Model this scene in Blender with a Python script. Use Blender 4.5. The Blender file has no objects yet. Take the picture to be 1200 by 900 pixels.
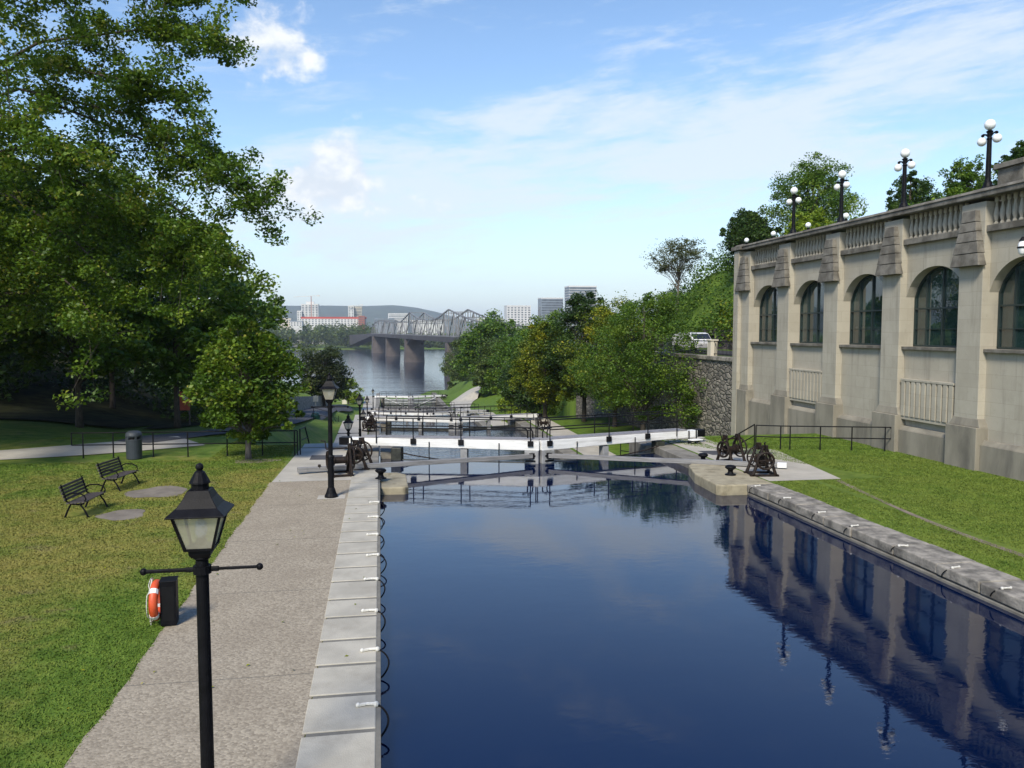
import bpy, math, random
import numpy as np
from mathutils import Vector, Matrix
R = math.radians
PI = math.pi
S = bpy.context.scene
COL = S.collection
random.seed(7)

# ------------------------------------------------------------------ camera
cam_d = bpy.data.cameras.new('camera')
cam_d.sensor_width = 36.0
cam_d.lens = 36.0 * 930 / 1200
cam_d.clip_start = 0.1
cam_d.clip_end = 30000
cam = bpy.data.objects.new('camera', cam_d)
cam.location = (0, 0, 5.3)
cam.rotation_euler = (R(90 - 3.875), 0, R(-9.441))
COL.objects.link(cam)
S.camera = cam

# ------------------------------------------------------------------ light
SUN_EL, SUN_AZ = 45.0, 209.0          # azimuth clockwise from +Y: behind the camera, slightly left
EXPOSURE = 0.75
S.view_settings.view_transform = 'Standard'
S.view_settings.look = 'None'
S.view_settings.gamma = 1.0
S.view_settings.exposure = EXPOSURE
S.view_settings.use_curve_mapping = False
S.cycles.max_bounces = 8
S.cycles.transparent_max_bounces = 12
S.cycles.volume_bounces = 0
S.cycles.caustics_reflective = False
S.cycles.caustics_refractive = False
sd = bpy.data.lights.new('sun', 'SUN')
sd.energy = 2.9
sd.angle = R(14)
sd.color = (1.0, 0.925, 0.79)
sun = bpy.data.objects.new('sun', sd)
sdir = Vector((math.sin(R(SUN_AZ)) * math.cos(R(SUN_EL)), math.cos(R(SUN_AZ)) * math.cos(R(SUN_EL)), math.sin(R(SUN_EL))))
sun.rotation_euler = sdir.to_track_quat('Z', 'Y').to_euler()
sun.location = (0, -50, 80)
COL.objects.link(sun)


class NT:
    """small helper for node trees"""
    def __init__(self, tree):
        self.t = tree
    def n(self, kind, **kw):
        nd = self.t.nodes.new(kind)
        for k, v in kw.items():
            setattr(nd, k, v)
        return nd
    def put(self, sock, v):
        if hasattr(v, 'is_output'):
            self.t.links.new(v, sock)
        else:
            sock.default_value = v
    def math(self, op, a, b=0.0, c=0.0, clamp=False):
        m = self.n('ShaderNodeMath', operation=op, use_clamp=clamp)
        self.put(m.inputs[0], a); self.put(m.inputs[1], b); self.put(m.inputs[2], c)
        return m.outputs[0]
    def noise(self, vec, scale, detail=4, rough=0.55, dist=0.0):
        m = self.n('ShaderNodeTexNoise')
        if vec is not None: self.put(m.inputs['Vector'], vec)
        m.inputs['Scale'].default_value = scale; m.inputs['Detail'].default_value = detail
        m.inputs['Roughness'].default_value = rough; m.inputs['Distortion'].default_value = dist
        return m.outputs['Fac']
    def step(self, v, lo, hi, a=0.0, b=1.0):
        m = self.n('ShaderNodeMapRange', interpolation_type='SMOOTHSTEP')
        self.put(m.inputs['Value'], v)
        m.inputs['From Min'].default_value = lo; m.inputs['From Max'].default_value = hi
        m.inputs['To Min'].default_value = a; m.inputs['To Max'].default_value = b
        return m.outputs['Result']
    def mix(self, f, a, b, mode='MIX'):
        m = self.n('ShaderNodeMix', data_type='RGBA', blend_type=mode)
        self.put(m.inputs[0], f)
        for i, v in ((6, a), (7, b)):
            if not hasattr(v, 'is_output') and len(v) == 3: v = (*v, 1)
            self.put(m.inputs[i], v)
        return m.outputs[2]
    def comb(self, x, y, z=0.0):
        m = self.n('ShaderNodeCombineXYZ')
        for i, v in enumerate((x, y, z)): self.put(m.inputs[i], v)
        return m.outputs[0]


# ------------------------------------------------------------------ sky with clouds
W = bpy.data.worlds.new('World')
S.world = W
W.use_nodes = True
w = NT(W.node_tree)
bg = W.node_tree.nodes['Background']
SKY_STRENGTH = 0.118
bg.inputs[1].default_value = SKY_STRENGTH
sky = w.n('ShaderNodeTexSky', sky_type='NISHITA')
sky.sun_disc = False
sky.sun_elevation = R(SUN_EL); sky.sun_rotation = R(SUN_AZ)
sky.air_density = 1.0; sky.dust_density = 0.6; sky.ozone_density = 1.6
tc = w.n('ShaderNodeTexCoord')
sx = w.n('ShaderNodeSeparateXYZ'); w.put(sx.inputs[0], tc.outputs['Generated'])
az = w.math('MULTIPLY', w.math('ARCTAN2', sx.outputs[0], sx.outputs[1]), 57.2958)
el = w.math('MULTIPLY', w.math('ARCSINE', sx.outputs[2]), 57.2958)
uv = w.comb(az, el)
def blob(a0, e0, ra, re, tilt=0.0):
    """soft elliptical region of the sky (degrees)"""
    da = w.math('SUBTRACT', az, a0); de = w.math('SUBTRACT', el, e0)
    c, s_ = math.cos(R(tilt)), math.sin(R(tilt))
    p = w.math('DIVIDE', w.math('ADD', w.math('MULTIPLY', da, c), w.math('MULTIPLY', de, s_)), ra)
    q = w.math('DIVIDE', w.math('SUBTRACT', w.math('MULTIPLY', de, c), w.math('MULTIPLY', da, s_)), re)
    d2 = w.math('ADD', w.math('MULTIPLY', p, p), w.math('MULTIPLY', q, q))
    return w.math('POWER', 2.718, w.math('MULTIPLY', d2, -1.0))
def total(*a):
    r = a[0]
    for b in a[1:]: r = w.math('ADD', r, b)
    return r
# thin streaky high cloud
streak_uv = w.comb(w.math('ADD', w.math('MULTIPLY', az, 0.045), w.math('MULTIPLY', el, -0.02)), w.math('ADD', w.math('MULTIPLY', el, 0.20), w.math('MULTIPLY', az, -0.012)))
st1 = w.noise(streak_uv, 1.6, 8, 0.62, 0.6)
st2 = w.noise(streak_uv, 5.5, 8, 0.7, 0.3)
st = w.math('ADD', w.math('MULTIPLY', st1, 0.66), w.math('MULTIPLY', st2, 0.34))
reg = total(w.math('MULTIPLY', blob(9, 10.5, 15, 4.2, 6), 1.0), w.math('MULTIPLY', blob(13.5, 15.3, 6.5, 1.8, 9), 0.7),
            w.math('MULTIPLY', blob(40, 16, 17, 6, 10), 0.95), w.math('MULTIPLY', blob(-4, 8.5, 9, 4.5, 0), 0.8),
            w.math('MULTIPLY', blob(25, 13, 9, 3.2, 4), 0.6), w.math('MULTIPLY', blob(-60, 20, 40, 12, 4), 0.6), w.math('MULTIPLY', blob(110, 30, 50, 14, -6), 0.6))
wisp = w.step(w.math('ADD', w.math('MULTIPLY', reg, 0.52), w.math('MULTIPLY', st, 2.7)), 1.42, 2.08)
# puffy cumulus banks
puv = w.comb(w.math('MULTIPLY', az, 0.16), w.math('MULTIPLY', el, 0.21))
pn = w.noise(puv, 2.2, 9, 0.58, 0.15)
preg = total(blob(-6.8, 18.4, 4.4, 2.6, -6), w.math('MULTIPLY', blob(-2.4, 11.6, 2.5, 2.6, 0), 1.0), w.math('MULTIPLY', blob(-5.5, 10.0, 3.5, 2.0, 0), 0.9),
             w.math('MULTIPLY', blob(2.5, 8.8, 6.0, 1.6, 0), 0.55), w.math('MULTIPLY', blob(-12, 23, 5, 2.4, 0), 0.8), w.math('MULTIPLY', blob(-40, 14, 9, 4, 0), 0.9), w.math('MULTIPLY', blob(70, 18, 12, 4, 0), 0.9))
puff = w.math('MULTIPLY', w.step(w.math('ADD', w.math('MULTIPLY', preg, 0.50), w.math('MULTIPLY', pn, 0.95)), 0.70, 0.98), 0.9)
lowhaze = w.step(el, 13.0, 0.0, 0.0, 0.72)
hs = w.n('ShaderNodeHueSaturation'); hs.inputs['Saturation'].default_value = 1.08; hs.inputs['Value'].default_value = 1.08
w.t.links.new(sky.outputs[0], hs.inputs['Color'])
zen = w.mix(w.step(el, 19.0, 42.0, 0.0, 0.8), hs.outputs[0], (0.26, 1.00, 3.2))
wisp = w.math('MULTIPLY', wisp, w.step(el, 23.0, 34.0, 1.0, 0.12))
cl1 = w.mix(lowhaze, zen, (3.4, 4.15, 4.65))
cl2 = w.mix(w.math('MULTIPLY', wisp, 0.80), cl1, (4.3, 4.75, 5.1))
pshade = w.mix(w.step(pn, 0.40, 0.66), (4.0, 4.4, 4.9), (5.6, 5.65, 5.7))
cl3 = w.mix(puff, cl2, pshade)
w.t.links.new(cl3, bg.inputs[0])


# ------------------------------------------------------------------ materials
def mat(name, col, rough=0.7, metal=0.0, var=0.12, vscale=3.0, bump=0.0, bscale=30.0, col2=None, spec=0.5, coord='Object', stain=None, stretch=(1, 1, 1)):
    m = bpy.data.materials.new(name); m.use_nodes = True
    t = NT(m.node_tree); p = m.node_tree.nodes['Principled BSDF']
    p.inputs['Roughness'].default_value = rough; p.inputs['Metallic'].default_value = metal
    p.inputs['Specular IOR Level'].default_value = spec
    if coord == 'World':
        v = t.n('ShaderNodeNewGeometry').outputs['Position']
    else:
        v = t.n('ShaderNodeTexCoord').outputs['Object']
    if stretch != (1, 1, 1):
        mp = t.n('ShaderNodeMapping'); mp.inputs['Scale'].default_value = stretch; t.put(mp.inputs[0], v); v = mp.outputs[0]
    a = tuple(max(0, c * (1 - var)) for c in col); b = tuple(c * (1 + var) for c in (col2 or col))
    c = t.mix(t.step(t.noise(v, vscale, 5, 0.6), 0.32, 0.68), a, b)
    if stain:
        c = t.mix(t.math('MULTIPLY', t.step(t.noise(v, stain[1], 6, 0.65, 0.4), 0.5, 0.72), stain[2]), c, stain[0])
    t.put(p.inputs['Base Color'], c)
    if bump:
        bm = t.n('ShaderNodeBump'); bm.inputs['Strength'].default_value = bump; bm.inputs['Distance'].default_value = 0.02
        t.put(bm.inputs['Height'], t.noise(v, bscale, 5, 0.6)); t.put(p.inputs['Normal'], bm.outputs[0])
    return m


M = {}
M['iron'] = mat('black_iron', (0.006, 0.006, 0.0075), 0.5, 0.0, 0.3, 8, 0.15, 60, None, 0.12)
M['rail'] = mat('black_rail_paint', (0.007, 0.007, 0.008), 0.5, 0, 0.2, 6, 0, 30, None, 0.2)
M['rust_iron'] = mat('weathered_iron', (0.009, 0.0075, 0.007), 0.6, 0.0, 0.35, 12, 0.3, 70, (0.022, 0.014, 0.010), 0.22)
M['white'] = mat('white_paint', (0.80, 0.80, 0.78), 0.5, 0, 0.04, 3, 0.1, 30, None, 0.4, 'Object', ((0.45, 0.42, 0.37), 2.5, 0.5))
M['white_timber'] = mat('white_painted_timber', (0.76, 0.755, 0.73), 0.55, 0, 0.10, 2.0, 0.35, 12, None, 0.35, 'Object', ((0.36, 0.33, 0.28), 1.1, 0.6), (0.5, 5, 5))
M['deck'] = mat('grey_decking', (0.26, 0.25, 0.25), 0.75, 0, 0.15, 6, 0.3, 60)
M['spar'] = mat('weathered_grey_timber', (0.23, 0.225, 0.22), 0.75, 0, 0.2, 3, 0.4, 40, None, 0.4, 'Object', ((0.1, 0.09, 0.08), 1.3, 0.5), (0.5, 6, 6))
M['post'] = mat('grey_gate_post', (0.27, 0.27, 0.27), 0.7, 0, 0.15, 4, 0.3, 30, None, 0.4, 'Object', ((0.12, 0.12, 0.10), 2, 0.6))
M['wet'] = mat('dark_wet_timber', (0.03, 0.032, 0.025), 0.5, 0, 0.4, 5, 0.4, 30)
M['planks'] = mat('pale_gate_planks', (0.33, 0.34, 0.34), 0.7, 0, 0.2, 4, 0.3, 20)
M['bin'] = mat('slate_plastic', (0.035, 0.042, 0.05), 0.5, 0, 0.1, 5)
M['bench'] = mat('bench_slat_wood', (0.075, 0.062, 0.058), 0.55, 0, 0.25, 5, 0.3, 50, None, 0.5, 'Object', None, (1, 8, 8))
M['orange'] = mat('orange_foam', (0.62, 0.085, 0.025), 0.5, 0, 0.1, 6, 0.1, 40)
M['rope'] = mat('white_rope', (0.62, 0.60, 0.54), 0.8, 0, 0.15, 20, 0.5, 120)
M['rubber'] = mat('black_rubber', (0.007, 0.007, 0.008), 0.6, 0, 0.2, 8, 0, 30, None, 0.15)
M['bark'] = mat('bark', (0.075, 0.062, 0.05), 0.9, 0, 0.35, 6, 0.8, 25, None, 0.2, 'Object', None, (3, 3, 0.6))
M['pale_bark'] = mat('pale_bark', (0.14, 0.12, 0.10), 0.9, 0, 0.3, 6, 0.8, 25, None, 0.2, 'Object', None, (3, 3, 0.6))
M['globe'] = mat('milk_glass', (0.86, 0.86, 0.84), 0.25, 0, 0.02, 3)
M['asphalt'] = mat('asphalt', (0.062, 0.062, 0.066), 0.9, 0, 0.2, 0.6, 0.4, 40, None, 0.3, 'World')
M['steel'] = mat('bridge_steel', (0.19, 0.19, 0.19), 0.7, 0, 0.25, 0.05)
M['deck_dark'] = mat('dark_bridge_deck', (0.055, 0.05, 0.052), 0.8, 0, 0.2, 0.05)
M['pier'] = mat('bridge_pier_stone', (0.095, 0.078, 0.072), 0.9, 0, 0.25, 0.12)
M['far_white'] = mat('far_white_concrete', (0.62, 0.61, 0.58), 0.8, 0, 0.06, 0.05)
M['far_grey'] = mat('far_grey_glass', (0.20, 0.23, 0.26), 0.4, 0, 0.15, 0.05)
M['far_cream'] = mat('far_cream', (0.55, 0.50, 0.40), 0.8, 0, 0.08, 0.05)
M['far_red'] = mat('far_red_roof', (0.45, 0.07, 0.05), 0.8, 0, 0.1, 0.05)
M['far_brick'] = mat('far_brick', (0.30, 0.11, 0.08), 0.85, 0, 0.12, 0.05)
M['far_pane'] = mat('far_window', (0.10, 0.12, 0.14), 0.25, 0, 0.3, 0.2)
M['concrete'] = mat('paving_concrete', (0.40, 0.37, 0.31), 0.85, 0, 0.10, 0.8, 0.25, 60, None, 0.3, 'World', ((0.27, 0.25, 0.21), 0.9, 0.45))
M['coping'] = mat('new_coping_stone', (0.41, 0.38, 0.31), 0.85, 0, 0.12, 1.2, 0.35, 45, None, 0.3, 'World', ((0.30, 0.27, 0.215), 1.3, 0.6))
M['mortar'] = mat('mortar', (0.17, 0.16, 0.135), 0.9, 0, 0.12, 4, 0.3, 40, None, 0.3, 'World')
M['old_coping'] = mat('old_coping_stone', (0.175, 0.163, 0.138), 0.9, 0, 0.32, 2.6, 1.0, 16, (0.27, 0.245, 0.205), 0.3, 'World', ((0.13, 0.115, 0.10), 1.8, 0.6))
M['masonry'] = mat('lock_masonry', (0.20, 0.185, 0.155), 0.9, 0, 0.25, 1.5, 0.7, 14, None, 0.3, 'World', ((0.08, 0.075, 0.06), 0.8, 0.6))
M['nose'] = mat('mossy_nose_stone', (0.32, 0.28, 0.19), 0.85, 0, 0.15, 2.5, 0.5, 25, None, 0.3, 'World', ((0.13, 0.105, 0.055), 1.5, 0.75))
M['van'] = mat('white_van_paint', (0.72, 0.72, 0.72), 0.25, 0, 0.03, 2)
M['van_glass'] = mat('van_glass', (0.02, 0.022, 0.025), 0.06, 0, 0.1, 2)
M['pavilion'] = mat('cream_paint', (0.62, 0.58, 0.46), 0.7, 0, 0.08, 3)
M['silver'] = mat('grey_rail', (0.32, 0.33, 0.30), 0.6, 0, 0.1, 3)
M['rock'] = mat('dark_rock', (0.07, 0.06, 0.058), 0.9, 0, 0.4, 0.6, 1.0, 3, None, 0.2, 'World')
M['green_plastic'] = mat('green_plastic', (0.01, 0.07, 0.05), 0.45)
M['red_sign'] = mat('red_panel', (0.35, 0.06, 0.03), 0.6)
M['dirt'] = mat('bare_dirt', (0.20, 0.165, 0.125), 0.95, 0, 0.2, 1.2, 0.6, 30, None, 0.2, 'World', ((0.11, 0.10, 0.05), 1.5, 0.6))
M['pad'] = mat('worn_concrete_pad', (0.19, 0.165, 0.135), 0.9, 0, 0.15, 1.8, 0.4, 30, None, 0.2, 'World', ((0.14, 0.12, 0.09), 2.0, 0.6))

def world_pos(t):
    return t.n('ShaderNodeNewGeometry').outputs['Position']

# aggregate path
m = bpy.data.materials.new('aggregate_path'); m.use_nodes = True; t = NT(m.node_tree); p = m.node_tree.nodes['Principled BSDF']
P_ = world_pos(t)
vo = t.n('ShaderNodeTexVoronoi'); t.put(vo.inputs['Vector'], P_); vo.inputs['Scale'].default_value = 26
sp = t.n('ShaderNodeSeparateColor'); t.put(sp.inputs[0], vo.outputs['Color'])
c = t.mix(sp.outputs[0], (0.205, 0.17, 0.122), (0.425, 0.365, 0.27))
c = t.mix(t.step(t.noise(P_, 60, 3, 0.6), 0.35, 0.65), t.mix(0.6, c, (0.29, 0.248, 0.185)), c)
c = t.mix(t.math('MULTIPLY', t.step(t.noise(P_, 0.7, 6, 0.62), 0.38, 0.72), 0.42), c, (0.215, 0.175, 0.125))
c = t.mix(t.math('MULTIPLY', t.step(t.noise(P_, 3.2, 5, 0.7, 1.0), 0.62, 0.70), 0.35), c, (0.19, 0.17, 0.14))
px = t.n('ShaderNodeSeparateXYZ'); t.put(px.inputs[0], P_)
jy = t.math('ABSOLUTE', t.math('SUBTRACT', t.math('FRACT', t.math('DIVIDE', t.math('ADD', px.outputs[1], 2.05), 4.1)), 0.5))
jj = t.step(jy, 0.0025, 0.0045, 1.0, 0.0)
c = t.mix(t.math('MULTIPLY', jj, 0.6), c, (0.12, 0.11, 0.09))
t.put(p.inputs['Base Color'], c); p.inputs['Roughness'].default_value = 0.9; p.inputs['Specular IOR Level'].default_value = 0.3
bm = t.n('ShaderNodeBump'); bm.inputs['Strength'].default_value = 0.5; bm.inputs['Distance'].default_value = 0.01
t.put(bm.inputs['Height'], t.math('SUBTRACT', t.math('SUBTRACT', 1.0, vo.outputs['Distance']), jj)); t.put(p.inputs['Normal'], bm.outputs[0])
M['path'] = m

# lawn
def lawn(name, blade=False):
    m = bpy.data.materials.new(name); m.use_nodes = True; t = NT(m.node_tree); p = m.node_tree.nodes['Principled BSDF']
    P_ = world_pos(t); s = t.n('ShaderNodeSeparateXYZ'); t.put(s.inputs[0], P_)
    fl = t.comb(s.outputs[0], s.outputs[1], 0.0)
    big = t.noise(fl, 0.33, 5, 0.62, 0.3); mid = t.noise(fl, 1.7, 5, 0.65, 0.5); fine = t.noise(fl, 22, 4, 0.7)
    left = t.step(s.outputs[0], 2.0, 0.0)                       # the dry lawn west of the canal
    near_path = t.math('MULTIPLY', t.step(t.math('ABSOLUTE', t.math('ADD', s.outputs[0], 3.9)), 0.5, 3.2, 1.0, 0.0), t.step(s.outputs[1], 23, 13))
    dry = t.math('ADD', t.math('MULTIPLY', big, 0.9), t.math('MULTIPLY', mid, 0.55))
    dry = t.math('SUBTRACT', dry, t.math('MULTIPLY', near_path, 0.34))
    dry = t.math('SUBTRACT', dry, t.math('MULTIPLY', t.step(s.outputs[1], 26, 36), 0.25))
    dry = t.math('MULTIPLY', t.step(dry, 0.40, 0.92), t.math('ADD', 0.20, t.math('MULTIPLY', left, 0.78)))
    g = t.mix(t.step(mid, 0.3, 0.7), (0.066, 0.122, 0.014), (0.120, 0.190, 0.026))
    y = t.mix(t.step(fine, 0.3, 0.7), (0.18, 0.165, 0.035), (0.30, 0.255, 0.075))
    c = t.mix(dry, g, y)
    c = t.mix(t.math('MULTIPLY', t.step(fine, 0.36, 0.70), 0.2), c, (0.04, 0.058, 0.008)) if not blade else c
    worn = t.math('MULTIPLY', t.step(t.noise(fl, 0.85, 4, 0.6, 0.8), 0.58, 0.72), t.math('MULTIPLY', left, 0.6))
    c = t.mix(worn, c, (0.19, 0.155, 0.075))
    if blade:
        gi = t.n('ShaderNodeNewGeometry')
        c = t.mix(0.2, c, t.mix(gi.outputs['Random Per Island'], (0.04, 0.075, 0.008), (0.20, 0.20, 0.05)))
    t.put(p.inputs['Base Color'], c); p.inputs['Roughness'].default_value = 0.85; p.inputs['Specular IOR Level'].default_value = 0.15
    if not blade:
        bm = t.n('ShaderNodeBump'); bm.inputs['Strength'].default_value = 0.5; bm.inputs['Distance'].default_value = 0.04
        t.put(bm.inputs['Height'], t.math('ADD', fine, t.math('MULTIPLY', t.noise(fl, 6, 3), 0.6))); t.put(p.inputs['Normal'], bm.outputs[0])
    return m
M['lawn'] = lawn('lawn'); M['blade'] = lawn('grass_blades', True)

# water
def water(name, col, rough, a1, s1, a2, s2, stretch=(1, 1, 1)):
    m = bpy.data.materials.new(name); m.use_nodes = True; t = NT(m.node_tree); p = m.node_tree.nodes['Principled BSDF']
    p.inputs['Base Color'].default_value = (*col, 1); p.inputs['Roughness'].default_value = rough; p.inputs['IOR'].default_value = 1.55
    mp = t.n('ShaderNodeMapping'); mp.inputs['Scale'].default_value = stretch; t.put(mp.inputs[0], world_pos(t)); v = mp.outputs[0]
    h = t.math('ADD', t.math('MULTIPLY', t.noise(v, s1, 3, 0.5, 0.4), a1), t.math('MULTIPLY', t.noise(v, s2, 3, 0.55, 0.6), a2))
    bm = t.n('ShaderNodeBump'); bm.inputs['Strength'].default_value = 1.0; bm.inputs['Distance'].default_value = 1.0
    t.put(bm.inputs['Height'], h); t.put(p.inputs['Normal'], bm.outputs[0])
    return m
M['water'] = water('canal_water', (0.0003, 0.0060, 0.032), 0.015, 0.0034, 0.5, 0.0011, 4.0, (0.8, 1.3, 1))
M['chop'] = water('rippled_lock_water', (0.004, 0.010, 0.024), 0.05, 0.05, 0.8, 0.03, 2.6, (0.45, 1.6, 1))
M['river'] = water('river_water', (0.004, 0.013, 0.032), 0.12, 0.25, 0.06, 0.05, 0.5, (0.5, 1.4, 1))

# limestone of the long wall
m = bpy.data.materials.new('limestone_ashlar'); m.use_nodes = True; t = NT(m.node_tree); p = m.node_tree.nodes['Principled BSDF']
P_ = world_pos(t); s = t.n('ShaderNodeSeparateXYZ'); t.put(s.inputs[0], P_)
br = t.n('ShaderNodeTexBrick'); t.put(br.inputs['Vector'], t.comb(t.math('ADD', s.outputs[1], s.outputs[0]), s.outputs[2], 0.0))
br.inputs['Scale'].default_value = 1.0; br.inputs['Brick Width'].default_value = 1.15; br.inputs['Row Height'].default_value = 0.52
br.inputs['Mortar Size'].default_value = 0.008; br.inputs['Mortar Smooth'].default_value = 0.3; br.inputs['Bias'].default_value = 0.0
br.inputs['Color1'].default_value = (0.40, 0.365, 0.29, 1); br.inputs['Color2'].default_value = (0.44, 0.405, 0.325, 1); br.inputs['Mortar'].default_value = (0.345, 0.312, 0.245, 1)
c = br.outputs['Color']
c = t.mix(t.math('MULTIPLY', t.step(t.noise(P_, 0.9, 6, 0.65), 0.35, 0.7), 0.35), c, (0.30, 0.27, 0.21))
drip = t.noise(t.comb(t.math('MULTIPLY', s.outputs[1], 2.6), t.math('MULTIPLY', s.outputs[2], 0.16), s.outputs[0]), 1.3, 5, 0.65)
c = t.mix(t.math('MULTIPLY', t.step(drip, 0.50, 0.72), 0.36), c, (0.165, 0.15, 0.12))
c = t.mix(t.math('MULTIPLY', t.step(t.noise(P_, 3.5, 6, 0.7), 0.55, 0.75), 0.25), c, (0.20, 0.175, 0.13))
t.put(p.inputs['Base Color'], c); p.inputs['Roughness'].default_value = 0.9; p.inputs['Specular IOR Level'].default_value = 0.2
bm = t.n('ShaderNodeBump'); bm.inputs['Strength'].default_value = 0.35; bm.inputs['Distance'].default_value = 0.012
t.put(bm.inputs['Height'], t.math('SUBTRACT', t.noise(P_, 30, 4, 0.6), t.math('MULTIPLY', br.outputs['Fac'], 1.0))); t.put(p.inputs['Normal'], bm.outputs[0])
M['stone'] = m
M['stone_dark'] = mat('sooty_limestone', (0.135, 0.124, 0.103), 0.95, 0, 0.25, 1.6, 0.8, 18, (0.18, 0.166, 0.14), 0.2, 'World', ((0.10, 0.085, 0.065), 2.0, 0.6))
M['plinth'] = mat('stained_plinth_stone', (0.25, 0.228, 0.18), 0.9, 0, 0.18, 1.1, 0.4, 20, None, 0.2, 'World', ((0.12, 0.112, 0.095), 0.9, 0.75), (1, 1, 0.3))
M['hollow_shade'] = mat('painted_hollow_shade', (0.012, 0.011, 0.010), 0.9)  # near-black that paints in the shade of slots, rooms and hollows
M['vent_dark'] = mat('shaded_vent_back', (0.05, 0.045, 0.035), 0.95)
M['mullion'] = mat('green_black_steel', (0.020, 0.033, 0.031), 0.45)
# dark room glass
m = bpy.data.materials.new('window_glass'); m.use_nodes = True; t = NT(m.node_tree); p = m.node_tree.nodes['Principled BSDF']
P_ = world_pos(t)
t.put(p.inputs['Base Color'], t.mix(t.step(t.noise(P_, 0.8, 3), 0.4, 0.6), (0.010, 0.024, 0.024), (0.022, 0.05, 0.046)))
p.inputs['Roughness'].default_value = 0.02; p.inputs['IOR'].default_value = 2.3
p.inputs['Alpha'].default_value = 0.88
bm = t.n('ShaderNodeBump'); bm.inputs['Strength'].default_value = 0.25; bm.inputs['Distance'].default_value = 0.02
t.put(bm.inputs['Height'], t.noise(P_, 1.4, 2, 0.4)); t.put(p.inputs['Normal'], bm.outputs[0])
M['glass'] = m
# frosted lantern glass
m = bpy.data.materials.new('lantern_glass'); m.use_nodes = True; t = NT(m.node_tree); p = m.node_tree.nodes['Principled BSDF']
tcn = t.n('ShaderNodeTexCoord')
p.inputs['Roughness'].default_value = 0.35
t.put(p.inputs['Base Color'], t.mix(t.step(t.noise(tcn.outputs['Object'], 4, 4, 0.6), 0.35, 0.7), (0.48, 0.45, 0.34), (0.66, 0.62, 0.48)))
p.inputs['Alpha'].default_value = 0.5
M['lantern'] = m
# rubble wall
m = bpy.data.materials.new('rubble_stone'); m.use_nodes = True; t = NT(m.node_tree); p = m.node_tree.nodes['Principled BSDF']
P_ = world_pos(t); s = t.n('ShaderNodeSeparateXYZ'); t.put(s.inputs[0], P_)
vv = t.comb(t.math('ADD', s.outputs[0], s.outputs[1]), t.math('MULTIPLY', s.outputs[2], 1.9), 0.0)
vo = t.n('ShaderNodeTexVoronoi'); t.put(vo.inputs['Vector'], vv); vo.inputs['Scale'].default_value = 1.9
ve = t.n('ShaderNodeTexVoronoi', feature='DISTANCE_TO_EDGE'); t.put(ve.inputs['Vector'], vv); ve.inputs['Scale'].default_value = 1.9
sp = t.n('ShaderNodeSeparateColor'); t.put(sp.inputs[0], vo.outputs['Color'])
c = t.mix(sp.outputs[0], (0.12, 0.108, 0.09), (0.29, 0.262, 0.215))
c = t.mix(t.step(ve.outputs['Distance'], 0.02, 0.07), (0.05, 0.047, 0.042), c)
t.put(p.inputs['Base Color'], c); p.inputs['Roughness'].default_value = 0.95
bm = t.n('ShaderNodeBump'); bm.inputs['Strength'].default_value = 0.8; bm.inputs['Distance'].default_value = 0.08
t.put(bm.inputs['Height'], t.step(ve.outputs['Distance'], 0.0, 0.2)); t.put(p.inputs['Normal'], bm.outputs[0])
M['rubble'] = m

def leaf_mat(name, dark, mid, light, warm=None):
    m = bpy.data.materials.new(name); m.use_nodes = True; t = NT(m.node_tree)
    p = m.node_tree.nodes['Principled BSDF']; out = m.node_tree.nodes['Material Output']
    at = t.n('ShaderNodeAttribute', attribute_name='tint')
    cr = t.n('ShaderNodeValToRGB'); t.put(cr.inputs[0], at.outputs['Fac'])
    e = cr.color_ramp.elements
    e[0].position = 0.1; e[0].color = (*dark, 1); e[1].position = 0.55; e[1].color = (*mid, 1)
    e2 = e.new(0.88); e2.color = (*light, 1)
    if warm: e3 = e.new(0.99); e3.color = (*warm, 1)
    t.put(p.inputs['Base Color'], cr.outputs[0]); p.inputs['Roughness'].default_value = 0.5; p.inputs['Specular IOR Level'].default_value = 0.35
    tr = t.n('ShaderNodeBsdfTranslucent'); t.put(tr.inputs[0], t.mix(0.25, cr.outputs[0], (0.16, 0.22, 0.01)))
    mx = t.n('ShaderNodeMixShader'); mx.inputs[0].default_value = 0.36
    t.put(mx.inputs[1], p.outputs[0]); t.put(mx.inputs[2], tr.outputs[0]); t.put(out.inputs[0], mx.outputs[0])
    return m
L = {}
L['maple'] = leaf_mat('maple_leaves', (0.042, 0.092, 0.008), (0.092, 0.172, 0.014), (0.198, 0.271, 0.025), (0.281, 0.271, 0.042))
L['deep'] = leaf_mat('deep_green_leaves', (0.020, 0.048, 0.011), (0.040, 0.088, 0.017), (0.091, 0.152, 0.025))
L['bronze'] = leaf_mat('bronze_dark_leaves', (0.024, 0.035, 0.014), (0.042, 0.057, 0.022), (0.074, 0.096, 0.028))
L['green'] = leaf_mat('mid_green_leaves', (0.042, 0.099, 0.011), (0.096, 0.184, 0.018), (0.198, 0.279, 0.028))
L['yellow'] = leaf_mat('yellowing_leaves', (0.055, 0.11, 0.010), (0.17, 0.215, 0.016), (0.36, 0.36, 0.024), (0.46, 0.40, 0.028))
L['lime'] = leaf_mat('lime_green_leaves', (0.116, 0.192, 0.014), (0.215, 0.303, 0.021), (0.363, 0.431, 0.035))
L['sparse'] = leaf_mat('sparse_brown_leaves', (0.058, 0.067, 0.022), (0.099, 0.112, 0.035), (0.165, 0.160, 0.056))
L['far'] = leaf_mat('far_leaves', (0.050, 0.080, 0.021), (0.091, 0.136, 0.028), (0.165, 0.207, 0.042))


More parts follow.
